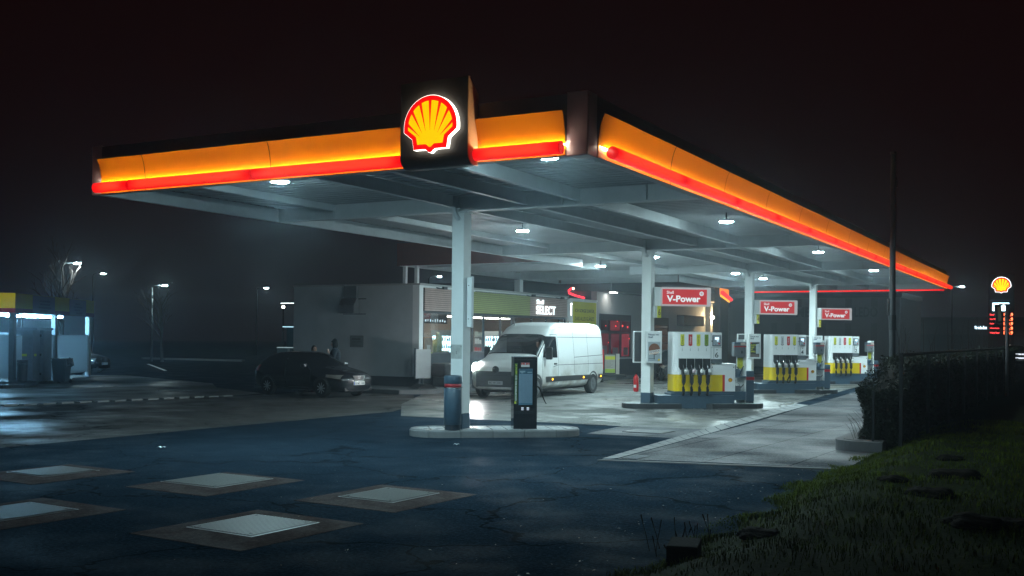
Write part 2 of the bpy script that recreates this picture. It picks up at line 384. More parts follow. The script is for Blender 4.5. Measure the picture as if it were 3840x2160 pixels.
# red light tubes: the diffuser glows most where it faces the LED row, least at the joints
tubem = bpy.data.materials.new('red_tube'); tubem.use_nodes = True
_n = tubem.node_tree; _b = _n.nodes['Principled BSDF']; _a = _n.nodes.new('ShaderNodeAttribute'); _a.attribute_name = 'lit'
_r = _n.nodes.new('ShaderNodeValToRGB'); _r.color_ramp.elements[0].color = (.62, .0, .003, 1); _r.color_ramp.elements[1].color = (1.05, .055, .022, 1)
_r.color_ramp.elements.new(.45).color = (1., .0, .004, 1)
_n.links.new(_a.outputs['Fac'], _r.inputs[0]); _n.links.new(_r.outputs[0], _b.inputs['Emission Color']); _b.inputs['Emission Strength'].default_value = 1.
_b.inputs['Base Color'].default_value = (.4, .01, .01, 1); _b.inputs['Roughness'].default_value = .25
def tube(along, a0, a1, back=0):
    n, m, r = 20, 26, .089
    L_ = abs(a1-a0); vs, fs, lit = [], [], []
    for i in range(m+1):
        t = .5-.5*math.cos(math.pi*i/m) if L_ > .6 else i/m
        d = min(t, 1-t)*L_; e = min(1, max(0, (d-.04)/.30)); e = e*e*(3-2*e)
        for k in range(n):
            th = 2*math.pi*k/n; u, w = math.cos(th)*r, math.sin(th)*r
            f = max(0, math.cos(th-.10)); c = .5+.5*e*min(1, max(0, (f-.42)/.42)) if d > .012 else 0.
            a = a0+(a1-a0)*t
            vs.append((a, Y0-.135-u, zb+.088+w) if along == 'x' else ((X0+.135+u, a, zb+.088+w) if along == 'y' else (a, Y1+.13+u, zb+.02+w)))
            lit.append(c)
    for i in range(m):
        for k in range(n): fs.append((i*n+k, i*n+(k+1) % n, (i+1)*n+(k+1) % n, (i+1)*n+k))
    fs.append(tuple(range(n))); fs.append(tuple(m*n+k for k in range(n)))
    me = bpy.data.meshes.new('light_tube'); me.from_pydata(vs, [], fs); me.update()
    at = me.attributes.new('lit', 'FLOAT', 'POINT'); at.data.foreach_set('value', lit)
    me.materials.append(tubem); o = bpy.data.objects.new('light_tube', me); col.objects.link(o); o.parent = can
    for p in me.polygons: p.use_smooth = len(p.vertices) == 4
    bm = bmesh.new(); bm.from_mesh(me); bmesh.ops.recalc_face_normals(bm, faces=bm.faces); bm.to_mesh(me); bm.free()
for a, c in ((X1+.24, -7.95), (-7.95, -5.1), (-5.1, -2.16), (-.95, .425)): tube('x', a+.006, c-.006)
ty = [-1.08]+[1.75+2.88*i for i in range(13)]+[Y1+.42]
for a, c in zip(ty, ty[1:]): tube('y', a+.006, c-.006)
for i in range(4): tube('b', X1+.3+2.35*i, X1+.3+2.35*(i+1)-.012)
st = B(); st.box(X1+.25, -2.14, Y0-.047, Y0-.041, zb+.142, zb+.148); st.box(-.94, .422, Y0-.047, Y0-.041, zb+.142, zb+.148)
st.box(X0+.041, X0+.047, -1.08, Y1-.05, zb+.142, zb+.148)
st.build('led_strip', e_strip, can); bx('led_strip', e_stripend, can, X0+.041, X0+.047, -1.295, -1.085, zb+.142, zb+.148)
# brackets holding the tubes
br = B()
for x in (-8.6, -7.95, -6.5, -5.1, -3.6, -2.4, -.7, .2): br.box(x-.01, x+.01, Y0-.10, Y0-.017, zb+.11, zb+.13)
for y in ty[1:-1]: br.box(X0+.017, X0+.10, y-.01, y+.01, zb+.11, zb+.13)
br.build('tube_brackets', greyp, can)
B().box(.43, X0+.004, Y0-.004, Y0+.31, zb-.012, zt+.02, bev=.012).build('corner_post', postm, can)
B().box(X1-.012, X1+.245, Y0-.004, Y0+.10, zb-.012, zt+.02, bev=.012).build('corner_post', postm, can)
# illuminated sign board
bp_ = [(Y0-.02, 4.40)]+[(-1.90+.17*(1-math.sin(a)), 4.57-.17*math.cos(a)) for a in np.linspace(0, math.pi/2, 8)]+[(-1.90, 5.64), (-1.86, 5.64), (-1.86, 5.60), (Y0-.02, 5.44)]
sb = B().prism(bp_, -2.13, -.985, 'x').build('sign_board', brownblk, can)
B().prism([(p[0]+.0, p[1]) for p in bp_], -.984, -.972, 'x').build('side_cheek', P('cheek_strip_lit', (.62, .36, .16), .4, var=.05), sb)  # orange light of the LED strip painted into the cheek colour
emblem(sb, -1.56, 4.955, .45, -1.905, (e_white, e_red, e_yel), th=.075, rim=.012)
# columns
for i, y in enumerate(CY):
    c = B().box(CX-.14, CX+.14, y-.14, y+.14, .44, zb-.05, bev=.012).build('column', white, can)
    B().box(CX-.144, CX+.144, y-.144, y+.144, .0, .436, bev=.008).build('base_band', navy, c)
    B().box(CX-.19, CX+.19, y-.17, y+.17, zb-.048, zb-.024).build('cap_plate', steelw, c)
    B().tube([(CX-.05, y-.19, zd-.02), (CX-.05, y-.19, zb-.02), (CX-.04, y-.185, zb-.08), (CX+.0, y-.16, zb-.15), (CX+.02, y-.10, zb-.17)], .047, 12).build('downpipe', steelw, c, True)
bx('column', white, can, -14.97, -14.69, 25.06, 25.34, 3.85, zb-.022, bev=.01)
pp = B(); pp.box(WX+.05, WX+.17, WY0+.3, WY0+.42, 3.85, zb-.004); pp.box(WX+.55, WX+.67, WY0+.3, WY0+.42, 3.85, zb+.05); pp.build('roof_post', steelw, can)
# mark left on the front column by a removed sign
pm = B().box(CX-.135, CX+.115, CY[0]-.143, CY[0]-.141, 1.52, 1.80); pm.build('sign_scar', P('old_glue_mark', (.42, .44, .43), .7, var=.3, vs=12), can)
sc = B()
for x, z in ((CX-.12, 1.76), (CX+.10, 1.76), (CX-.005, 1.66), (CX-.005, 1.63)): sc.lathe([(.008, 0), (.008, .006)], (x, CY[0]-.149, z), 8, 'y')
sc.build('screw_holes', letk, can)

lamps = [(-5.93, -.18, 'square LED ceiling light behind the front fascia, left of the scallop sign board'),
 (-.49, -.36, 'square LED ceiling light tucked under the front corner of the canopy'),
 (-6.02, 9.12, 'square LED ceiling light just right of the front column, over the white van'),
 (-.68, 9.16, 'square LED ceiling light nearest the right fascia, in front of pump 6'),
 (-.66, 18.48, 'square LED ceiling light by the right fascia between pump 6 and pump 4'),
 (-6.05, 18.48, 'LED ceiling light peeping out beside the column of pump 6'),
 (-9.52, 21.9, 'LED ceiling light on the canopy wing toward the shop'),
 (-6.1, 27.85, 'LED ceiling light left of the column of pump 4'),
 (-6.05, 31.8, 'LED ceiling light right of the column of pump 4'),
 (-.65, 27.85, 'LED ceiling light by the right fascia beyond pump 2'),
 (-.6, 36.9, 'farthest LED ceiling light, half hidden by the tall dark pole')]
for x, y, lb in lamps:
    x, y = 6.753+(x-6.753)*.948, -14.606+(y+14.606)*.948
    t = thing('ceiling_light', lb, 'ceiling light', (x, y, zd), 0, 'canopy ceiling lights')
    b = B().lathe([(.155, -.205), (.165, -.195), (.12, -.165), (.02, -.158), (.012, -.002)], (0, 0, 0), 24); b.build('housing', greyp, t, True)
    B().lathe([(.135, -.216), (.150, -.206)], (0, 0, 0), 24).build('diffuser', e_lampf if y < 0 else (e_lampr if x > -1.5 else e_lamp), t)
# side-on display panel on the front column
t = thing('display_panel', 'thin pale display panel seen edge-on on the right side of the front column', 'display', (-4.02, 3.24, 2.15))
bx('panel', white, t, -.062, .045, -.03, .03, 0, .98, bev=.006); B().box(.046, .068, -.04, .04, -.015, 1.0, bev=.01).build('frame', steelw, t)
b = B()
for z in (.16, .82): b.lathe([(.01, 0), (.01, .006)], (-.01, -.037, z), 8, 'y')
b.build('screws', letk, t)

# ------------------------------------------------------------------ islands and what stands on them
TH = R(38)
def frame(k): return (CX, CY[k], 0)
def isl(k):
    o = lambda x, y, z=0: (CX+x*math.cos(TH)-y*math.sin(TH), CY[k]+x*math.sin(TH)+y*math.cos(TH), z)
    return o
def stad(x0, x1, w, r0, r1, n=10):
    p = []
    if r1: p += [(x1-w+w*math.sin(a), -w*math.cos(a)) for a in np.linspace(0, math.pi, n)]
    else: p += [(x1, -w), (x1, w)]
    if r0: p += [(x0+w-w*math.sin(a), w*math.cos(a)) for a in np.linspace(0, math.pi, n)]
    else: p += [(x0, w), (x0, -w)]
    return p
NUM = {1: '6', 2: '4', 3: '2'}
def fuel_pump(k):
    n = NUM[k]
    t = thing('fuel_pump', 'white and yellow fuel pump numbered %s with four nozzles' % n, 'fuel pump', isl(k)(.69, 0), TH, 'fuel pumps')
    F, Bk = -.30, .30
    # tall nozzle cabinet with a rounded left edge
    r = .16; pl = [(1.07, F), (1.07, Bk), (0, Bk), (0, F+r)]+[(r-r*math.cos(a), F+r-r*math.sin(a)) for a in np.linspace(0.15, math.pi/2, 7)]
    b = B().prism(pl, .955, 2.16, 'z'); b.box(1.074, 1.40, F+.015, Bk-.01, 1.27, 2.15, bev=.01); b.box(1.072, 1.80, F+.004, Bk, 1.075, 1.235, bev=.004)
    b.prism([(p[0], p[1]) for p in [(1.07, F+.003), (1.07, Bk), (1.80, Bk), (1.80, F+.003)]], .484, 1.074, 'z')
    smooth_edges(b.build('body', P('pump_white_'+n, (.82, .85, .86), .38, var=.04), t), 30)
    B().prism(pl, .484, .953, 'z').build('yellow_cabinet', yellowp, t)
    bx('yellow_band', yellowp, t, 1.072, 1.42, F-.004, F+.0028, .486, .953); bx('red_band', redp, t, 1.42, 1.49, F-.0055, F+.0028, .486, .953)
    bx('top_cap', white, t, 1.40, 1.815, F-.02, Bk+.01, 1.236, 1.27, bev=.012)
    bx('base_skirt', navy, t, -.01, 1.81, F-.006, Bk+.006, .43, .483)
    b = B(); b.box(1.078, 1.398, F-.001, F+.014, 1.725, 1.73); b.box(1.078, 1.398, F-.001, F+.0145, 1.268, 1.274); b.box(1.16, 1.164, F-.001, F+.0146, 1.42, 1.72); b.box(1.07, 1.076, F-.002, F+.01, 1.24, 2.15)
    b.build('panel_seams', dgrey, t)
    bx('grey_panel', greyp, t, 1.082, 1.395, F-.003, F+.0146, 1.28, 1.40)
    emblem(t, 1.655, .80, .062, F+.001, (None, redp, yellowp), th=.004)
    b = B()
    for x, z in ((1.12, 1.17), (1.755, 1.17), (1.10, 1.905), (1.25, 1.66)): b.lathe([(.014, 0), (.014, .008)], (x, F-.006, z), 10, 'y')
    b.build('locks', letk, t)
    text('number', n, 1.20, 1.44, .10, .15, F+.013, letk, t, bold=.01)
    d = B().box(1.115, 1.365, F-.012, F+.013, 1.76, 2.07, bev=.006).build('display', dgrey, t)
    bx('screen_panel', P('display_grey'+n, (.3, .36, .4), .3, var=.1), d, 1.13, 1.35, F-.016, F-.0125, 1.785, 2.055)
    bx('screen', e_scr, d, 1.18, 1.30, F-.02, F-.0165, 1.945, 2.02); bx('screen', e_scr, d, 1.24, 1.29, F-.02, F-.0165, 1.90, 1.925)
    b = B()
    for z in (2.01, 1.985, 1.96): b.box(1.135, 1.17, F-.019, F-.0165, z, z+.008); b.box(1.31, 1.345, F-.019, F-.0165, z, z+.008)
    b.lathe([(.012, 0), (.012, .004)], (1.21, F-.0205, 1.815), 10, 'y'); b.build('display_marks', navyd, d)
    q = B().lathe([(.028, 0), (.028, .004)], (1.305, F-.0205, 1.835), 14, 'y'); q.build('approval_sticker', redp, d)
    cols_ = {'6': (yelpaper, redp, yelpaper, greenp), '4': (yelpaper, P('silver_print', (.5, .52, .54), .4), redp, yelpaper), '2': (yelpaper, P('silver_print', (.5, .52, .54), .4), redp, yelpaper)}[n]
    words = {'6': ('Diesel', 'V-Power', 'Super 95', 'Super E10'), '4': ('Diesel', 'V-Power', 'V-Power', 'Super 95'), '2': ('Diesel', 'V-Power', 'V-Power', 'Super 95')}[n]
    for i in range(4):
        x = .175+.236*i
        lp = [(x, 1.78), (x+.055, 1.755), (x+.11, 1.78), (x+.11, 2.09), (x, 2.09)]
        l = B().prism(lp, F-.006, F-.001, 'y').build('fuel_label', cols_[i], t)
        text('fuel_name', words[i], x+.03, 1.83, .05, .2, F-.006, letw if cols_[i] is redp else letk, l, th=.002, rot=90)
        if cols_[i] is not redp and i != 2: B().prism([(x, 1.78), (x+.055, 1.755), (x+.11, 1.78), (x+.11, 1.80), (x+.055, 1.775), (x, 1.80)], F-.009, F-.0062, 'y').build('tip', letk, l)
        # boot, nozzle, hose
        xb = x+.055
        bo = B().prism([(xb-.105, 1.41), (xb+.105, 1.41), (xb+.105, 1.17), (xb+.06, 1.09), (xb-.06, 1.09), (xb-.105, 1.17)], F-.05, F-.001, 'y').build('nozzle_boot', black, t)
        B().tube([(xb+.0, F-.07, 1.24), (xb+.012, F-.09, 1.17), (xb+.03, F-.12, 1.10)], [.014, .016, .024], 8).build('nozzle_spout', chrome, bo, True)
        nz = B().box(xb-.055, xb+.02, F-.17, F-.06, .95, 1.10, bev=.02); nz.box(xb-.045, xb+.05, F-.19, F-.10, .72, .96, bev=.02)
        smooth_edges(nz.build('nozzle', black, t), 40)
        B().ball((xb+.055, F-.15, 1.055), (.058, .05, .062), 12, 8).build('nozzle_guard', {0: paper, 1: P('pale_pink', (.6, .5, .53), .5), 2: paper, 3: P('pale_grey', (.62, .64, .64), .5)}[i], t, True)
        lo = n == '4' and i == 2
        pts = [(xb+.0, F-.13, .80), (xb+.008, F-.14, .70)]+([(xb-.02, F-.15, .62), (xb-.09, F-.16, .50), (xb-.10, F-.16, .44), (xb-.04, F-.16, .40), (xb+.01, F-.15, .44), (xb+.02, F-.14, .62), (xb+.02, F-.10, .80)] if lo else [(xb-.005, F-.14, .60), (xb+.004, F-.12, .46), (xb-.004, F-.09, .38)])
        B().tube(pts, .036 if not lo else .026, 10).build('hose', rubber, t, True)
        b = B().tube([(xb+.002, F-.135, .88), (xb+.008, F-.14, .72)], .044, 10); b.build('hose_sleeve', redp if (cols_[i] is redp) else dgrey, t, True)
        B().tube([(xb+.034, F-.155, .56), (xb+.036, F-.13, .40)], .008, 6).build('hose_cable', chrome, t)
    b = B()
    for i in range(4):
        x = .23+.236*i; b.lathe([(.012, 0), (.012, .003)], (x, F-.004, 1.70), 8, 'y'); b.box(x-.012, x+.012, F-.004, F-.0015, 1.62, 1.68)
    b.build('icons', P('pale_icon', (.52, .55, .56), .5), t)
    return t
def poster_case(k, back):
    w, z0, z1 = .46, 1.27, 2.17
    who = {1: 'the column of pump 6', 2: 'the column of pump 4', 3: 'the column of pump 2'}[k]
    pics = {1: 'showing a round brown sign', 2: 'with lime writing on black', 3: 'partly behind a towel dispenser'}
    lb = ('back of the poster case on the far side of '+who) if back else 'white poster case %s, on %s' % (pics[k], who)
    t = thing('poster_case', lb, 'poster case', isl(k)(-.14, .36 if back else -.26, 0), TH, 'poster cases on the pump columns')
    if back: t.location = isl(k)(-.34, .30, 0)
    bx('case', white, t, 0, w, -.06, .06, z0, z1, bev=.012)
    if back:
        bx('back_plate', dgrey, t, .02, w-.02, -.064, -.0605, z0+.03, z1-.03); return
    bx('case_arm', white, t, .18, .30, .06, .12, 1.6, 1.8)
    bx('frame', steelw, t, .03, w-.03, -.068, -.0605, z0+.03, 1.89)
    art = bx('poster', {1: P('poster_sky', (.34, .39, .42), .35, var=.12, vs=3), 2: P('poster_dark', (.025, .027, .03), .3), 3: P('poster_dusk', (.045, .04, .038), .3)}[k], t, .055, w-.055, -.075, -.0685, z0+.055, 1.865)
    text('heading', 'Neues von\nShell', .06, 1.975, .31, .125, -.061, letn, t, bold=.015)
    if k == 1:
        B().lathe([(.16, 0), (.16, .006)], (.235, -.0815, 1.665), 28, 'y').build('round_sign', P('rust_brown', (.19, .075, .04), .5, var=.3, vs=8), art)
        b = B(); b.box(.222, .242, -.0805, -.0755, 1.38, 1.55); b.box(.07, .25, -.0805, -.0755, 1.395, 1.405); b.build('tree_silhouette', letk, art)
        Mx = Matrix.Translation((.24, 0, 1.585)) @ Matrix.Rotation(R(-9), 4, 'Y')
        B().box(-.165, .165, -.086, -.0822, -.055, .055, M=Mx).build('banner_strip', paper, art)
        tx = text('slogan', 'DIE ENERGIE', -.15, -.002, .30, .045, -.086, P('maroon_letters', (.12, .01, .02), .5), art, th=.003, bold=.01); tx.matrix_local = Mx
        tx = text('slogan', 'ZUR WENDE', -.15, -.048, .27, .035, -.086, P('orange_letters', (.6, .22, .05), .5), art, th=.003, bold=.01); tx.matrix_local = Mx
        emblem(art, .37, 1.365, .035, -.0755, (None, P('gold', (.6, .45, .05), .4), yellowp), th=.003)
    elif k == 2:
        text('slogan', 'AUCH\nDAS\nIST\nSHELL', .065, 1.50, .20, .29, -.0755, lety, art, bold=.02)
        B().prism([(.27, 1.45), (.39, 1.45), (.39, 1.82), (.27, 1.79)], -.079, -.0755, 'y').build('white_box_picture', P('pic_white', (.45, .5, .53), .4), art)
        b = B(); b.prism([(.06, 1.33), (.40, 1.33), (.40, 1.42), (.06, 1.45)], -.0785, -.0755, 'y'); b.build('ground_picture', P('pic_brown', (.13, .10, .09), .5, var=.3, vs=10), art)
        bx('red_corner', redp, art, .065, .10, -.079, -.0755, 1.82, 1.86)
    else:
        text('slogan', 'AUCH\nDAS\nIST\nSHELL', .065, 1.45, .14, .3, -.0755, P('orange_print', (.35, .14, .02), .5), art, bold=.02)
        bx('red_corner', redp, art, .065, .12, -.079, -.0755, 1.79, 1.85)
def price_flag(k):
    who = {1: 'pump 6, largest in view', 2: 'pump 4, middle one in view', 3: 'pump 2, smallest in view'}[k]
    t = thing('fuel_sign', 'red V-Power flag sign on the column by '+who, 'sign', isl(k)(.14, -.02, 2.89), TH, 'red flag signs on the columns')
    bx('bracket', white, t, .02, .20, -.075, .075, .0, .53, bev=.01)
    B().box(.21, 1.68, -.09, .09, .0, .53, bev=.02).build('light_box', E('box_lit'+str(k), (.92, .98, 1), .38), t)
    f = bx('sign_face', E('red_face'+str(k), (.56, .028, .035), .80), t, .245, 1.555, -.097, -.0905, .045, .475)
    text('brand_word', 'Shell', .37, .340, .20, .085, -.0975, E('sign_letters'+str(k), (.9, .97, 1), .8), f, bold=.008)
    sh = text('letter_shadow', 'V-Power', .380, .105, .99, .185, -.0972, letk, f, th=.0015, bold=.03)
    text('product_word', 'V-Power', .372, .112, .99, .185, -.099, E('sign_letters_b'+str(k), (.9, .97, 1), .85), f, bold=.03)
    B().lathe([(.062, 0), (.062, .005)], (1.395, -.103, .355), 24, 'y').build('round_badge', E('badge'+str(k), (.9, .95, 1), .8), f)
    b = B()
    for i in range(12):
        a = i*math.pi/6; b.box(.022, .046, -.1075, -.1035, -.003, .003, M=Matrix.Translation((1.395, 0, .355)) @ Matrix.Rotation(a, 4, 'Y'))
    b.build('badge_rays', dgrey, f); B().lathe([(.016, 0), (.016, .004)], (1.395, -.1075, .355), 12, 'y').build('badge_dot', redp, f)
    n = NUM[k]
    t2 = thing('number_plate', 'small yellow plate with number %s on the pump column' % n, 'number sign', isl(k)(.24, -.06, 2.55), TH+R(28), 'yellow pump numbers')
    bx('holder', white, t2, -.10, .0, -.02, .06, .0, .33, bev=.005)
    bx('plate', yelpaper, t2, .0, .15, -.03, .03, .0, .33, bev=.012)
    text('number', n, .03, .07, .09, .18, -.0305, P('brown_letters', (.16, .10, .01), .5) if n == '6' else P('red_brown_letters', (.3, .07, .01), .5), t2, bold=.01)
def pump_poster(k):
    t = thing('counter_advert', 'small framed advert standing on pump %s' % NUM[k], 'advert', isl(k)(1.78, .02, 1.27), TH, 'adverts standing on the pumps')
    bx('frame', P('frame_grey', (.4, .45, .48), .4), t, 0, .42, -.02, .02, .005, .33, bev=.006)
    pic = bx('picture', P('teal_picture', (.05, .10, .14), .3, var=.2), t, .025, .395, -.026, -.0205, .03, .305)
    text('headline', 'SHELL KARTE\nEINFACH GUT', .10, .155, .22, .07, -.0265, P('cream_letters', (.45, .42, .36), .5), pic, bold=.02, th=.002)
    B().prism([(.05, .045), (.33, .045), (.34, .10), (.25, .125), (.12, .125), (.05, .10)], -.0295, -.0265, 'y').build('cup_picture', P('cup_white', (.42, .5, .5), .4), pic)
    B().lathe([(.02, 0), (.02, .003)], (.06, -.0298, .275), 12, 'y').build('logo_dot', paper, pic)
    bx('foot', white, t, .06, .36, -.05, .05, .0, .006)
def service_post(k):
    n = NUM[k]
    t = thing('service_post', 'white service post with shelves at the right end of island %s' % n, 'service post', isl(k)(2.64, 0, .14), TH, 'service posts')
    b = B(); b.box(0, .235, -.02, .02, 0, 1.82, bev=.004); b.box(.19, .235, -.16, -.021, 0, 1.82, bev=.004); b.build('post', white, t)
    bx('foot_plate', navyd, t, -.15, .32, -.22, .2, 0, .02)
    bx('shelf', navy, t, -.17, .185, -.28, -.03, .735, .775, bev=.01); bx('shelf', navy, t, -.17, .185, -.28, -.03, .10, .34, bev=.01)
    d = thing('towel_dispenser', 'grey paper towel dispenser with red stripe on the post of island %s' % n, 'dispenser', isl(k)(2.64, -.02, .14), TH, 'paper towel dispensers')
    bx('case', greyp, d, -.17, .17, -.26, -.02, 1.33, 1.72, bev=.03); bx('lid', navy, d, -.175, .175, -.265, -.015, 1.68, 1.745, bev=.02)
    bx('stripe', redband, d, -.171, .171, -.2635, -.2, 1.60, 1.635); bx('sticker', P('cream_sticker', (.6, .5, .42), .5), d, .01, .15, -.269, -.2655, 1.655, 1.73)
    b = B(); b.lathe([(.02, 0), (.02, .006)], (.05, -.267, 1.45), 10, 'y'); b.box(.038, .062, -.264, -.2605, 1.42, 1.5); b.build('badge', chrome, d)
    ypl = thing('notice', 'yellow notice sheet on the service post of island %s' % n, 'notice', isl(k)(2.655, -.025, .14), TH, 'yellow notices on service posts')
    bx('sheet', yelpaper, ypl, 0, .165, -.008, -.002, .98, 1.29)
    b = B()
    for x in (.03, .06, .10, .135):
        z = .02
        while z < .28:
            h = random.uniform(.01, .035); b.box(x, x+.012, -.011, -.0085, .98+z, .98+z+h); z += h+random.uniform(.008, .03)
    b.build('print', P('olive_print', (.22, .24, .03), .6), ypl)
    wcn = thing('watering_can', 'grey watering can on the upper shelf of island %s' % n, 'watering can', isl(k)(2.60, -.16, .916), TH, 'watering cans')
    b = B().lathe([(.085, 0), (.095, .02), (.08, .17), (.05, .20), (.045, .21)], (0, 0, 0), 18); b.build('can', navy, wcn, True)
    B().tube([(.07, 0, .05), (.13, 0, .16), (.17, 0, .26), (.20, 0, .27)], [.028, .02, .015, .018], 10).build('spout', navy, wcn, True)
    B().tube([(-.08, 0, .06), (-.13, 0, .15), (-.09, 0, .25), (.0, 0, .26), (.05, 0, .21)], .012, 8).build('handle', navy, wcn, True)
    bk_ = thing('squeegee_bucket', 'grey squeegee bucket on the low shelf of island %s' % n, 'bucket', isl(k)(2.60, -.16, .481), TH, 'squeegee buckets')
    bx('bucket', greyp, bk_, -.09, .09, -.09, .09, 0, .16, bev=.02)
    B().tube([(-.07, 0, .15), (-.06, 0, .22), (.0, 0, .25), (.06, 0, .22), (.08, 0, .15)], .006, 6).build('bail', chrome, bk_)
    B().tube([(.06, -.03, .06), (.14, -.05, .16), (.17, -.06, .20)], .012, 8).build('squeegee', black, bk_)
    bn = thing('waste_bin', 'tall navy waste bin with red stripe at the right end of island %s' % n, 'bin', isl(k)(3.02, .06, .14), TH, 'navy bins on the islands')
    bx('body', navy, bn, -.13, .13, -.14, .14, .04, .66, bev=.025); bx('foot', navyd, bn, -.12, .12, -.13, .13, 0, .04)
    bx('stripe', redband, bn, -.131, .131, -.142, .141, .66, .745); bx('lid', navy, bn, -.132, .132, -.142, .142, .746, .92, bev=.03)
for k in (1, 2, 3):
    n = NUM[k]
    t = thing('pump_island', 'dark kerbed island under pump %s' % n, 'island', isl(k)(0, 0), TH, 'pump islands')
    B().prism(stad(-.72, .85, .52, 1, 0), 0, .14, 'z').build('end_kerb', blkkerb, t)
    B().prism([(1.62, -.42), (1.75, -.52)]+stad(1.75, 3.42, .52, 0, 1)[0:12]+[(1.62, .52)], 0, .14, 'z').build('end_kerb', blkkerb, t)
    tp = P('island_top_'+n, (.20, .22, .23), .7, var=.2, vs=4, bump=.2)
    b = B(); b.prism(stad(-.67, .80, .47, 1, 0), .141, .1435, 'z'); b.build('kerb_top', tp, t)
    b = B(); b.prism([(1.70, -.38), (1.82, -.47)]+stad(1.8, 3.36, .47, 0, 1)[0:12]+[(1.70, .47)], .141, .1435, 'z'); b.build('kerb_top', tp, t)
    b = B(); b.box(.22, 2.45, -.36, .36, .0, .37, bev=.01); b.box(.60, 2.47, -.30, .30, .371, .428, bev=.004); b.build('plinth', navy, t)
    fuel_pump(k); pump_poster(k); service_post(k); price_flag(k)
    poster_case(k, False); poster_case(k, True)
# fire extinguisher by the column of pump 6
t = thing('fire_extinguisher', 'red fire extinguisher standing behind the left side of the column of pump 6', 'extinguisher', isl(1)(-.30, .10, .45))
smooth_edges(B().lathe([(.05, 0), (.075, .02), (.075, .40), (.05, .46), (.022, .48), (.022, .50)], (0, 0, 0), 18).build('cylinder', P('extinguisher_red', (.5, .01, .012), .3), t), 50)
b = B().box(-.015, .05, -.012, .012, .50, .54); b.tube([(.0, -.02, .52), (-.08, -.03, .48), (-.085, -.03, .3), (-.07, -.02, .15)], .01, 8); b.build('valve_and_hose', black, t)
bx('label', paper, t, -.04, .04, -.0775, -.0755, .12, .2)
bx('hanger', steelw, t, -.05, .05, .07, .09, .1, .42)

# front island with bin and air/info terminal
t = thing('front_island', 'rounded paved traffic island under the front column', 'island', isl(0)(0, 0), TH)
ou = stad(-1.0, 2.42, .58, 1, 1, 14); inn = stad(-.88, 2.30, .46, 1, 1, 14)
kb = B(); nK = len(ou)
# kerb stones one after another round the outline, each with a chamfered top edge
def ring(off0, off1):
    P0 = [Vector(p) for p in ou]; acc = [0]
    for i in range(nK): acc.append(acc[-1]+(P0[(i+1) % nK]-P0[i]).length)
    return acc
acc = ring(0, 0); Lt = acc[-1]
def at_(poly, s):
    s %= Lt
    for i in range(nK):
        if s <= acc[i+1]+1e-9:
            f = (s-acc[i])/max(1e-9, acc[i+1]-acc[i]); a, b_ = Vector(poly[i]), Vector(poly[(i+1) % nK]); return a+(b_-a)*f
cm = stad(-.975, 2.395, .555, 1, 1, 14)
ns = 13
for j in range(ns):
    s0, s1 = Lt*j/ns+.006, Lt*(j+1)/ns-.006; m = 7
    tm = bmesh.new(); rows = []
    for i in range(m+1):
        s = s0+(s1-s0)*i/m; o_, c_, n_ = at_(ou, s), at_(cm, s), at_(inn, s)
        rows.append([tm.verts.new((*q, z)) for q, z in ((o_, -.01), (o_, .115), (c_, .145), (n_, .147), (n_, -.01))])
    for a, b_ in zip(rows, rows[1:]):
        for i in range(5): tm.faces.new((a[i], b_[i], b_[(i+1) % 5], a[(i+1) % 5]))
    tm.faces.new(rows[0]); tm.faces.new(rows[-1][::-1]); bmesh.ops.recalc_face_normals(tm, faces=tm.faces); kb.add(tm)
kb.build('kerb_stones', kerbst, t)
B().prism(stad(-.874, 2.294, .454, 1, 1, 14), 0, .141, 'z').build('paving', paver, t)
t = thing('waste_bin', 'round navy waste bin with red stripe in front of the nearest column', 'bin', (-4.12, 2.80, .145), TH)
b = B().lathe([(.155, 0), (.155, .10)], (0, 0, 0), 28); b.build('foot', navyd, t)
smooth_edges(B().lathe([(.165, .101), (.172, .11), (.172, .80), (.168, .805)], (0, 0, 0), 32).build('body', navy, t), 50)
B().lathe([(.170, .8055), (.173, .81), (.173, .825), (.165, .829)], (0, 0, 0), 32).build('rim_ring', chrome, t, True)
B().lathe([(.166, .8295), (.166, .90)], (0, 0, 0), 32).build('stripe', redband, t, True)
smooth_edges(B().lathe([(.174, .901), (.176, .905), (.176, 1.03), (.165, 1.055), (.13, 1.06), (.13, 1.02)], (0, 0, 0), 32).build('lid', navy, t), 50)

t = thing('info_terminal', 'black tyre air terminal with printed table on the front island', 'terminal', isl(0)(1.03, -.14, .145), TH)
W2, D2, H2 = .47, .34, 1.42
bx('cabinet', blackg, t, 0, W2, -D2/2, D2/2, 0, H2, bev=.006)
bx('top_rim', P('rim_teal', (.2, .25, .28), .35), t, -.004, W2+.004, -D2/2-.004, D2/2+.004, H2+.001, H2+.018, bev=.004)
F = -D2/2
b = B(); b.box(.005, .40, F-.004, F-.001, .335, .342); b.box(.02, .38, F-.004, F-.001, 1.375, 1.379); b.box(.01, .38, F-.004, F-.001, .305, .309); b.build('seam_trim', chrome, t)
g = bx('green_strip', P('strip_green', (.045, .12, .02), .4, var=.3, vs=9), t, .012, .072, F-.005, F-.001, .49, 1.30)
text('slogan', 'JA SAGEN', .024, 1.085, .034, .195, F-.0055, lety, g, rot=-90, bold=.02); text('slogan', 'UND CO2 AUSGLEICHEN', .024, .56, .034, .505, F-.0055, paper, g, rot=-90, bold=.02)
bx('yellow_badge', yelpaper, g, .014, .045, F-.0075, F-.0055, .50, .545)
s = bx('printed_table', P('table_sheet', (.23, .34, .44), .35, var=.05), t, .098, .373, F-.006, F-.001, .475, 1.19)
bx('photo_strip', P('photo_blue', (.05, .13, .19), .35, var=.6, vs=9), s, .101, .370, F-.009, F-.0065, 1.085, 1.187)
b = B()
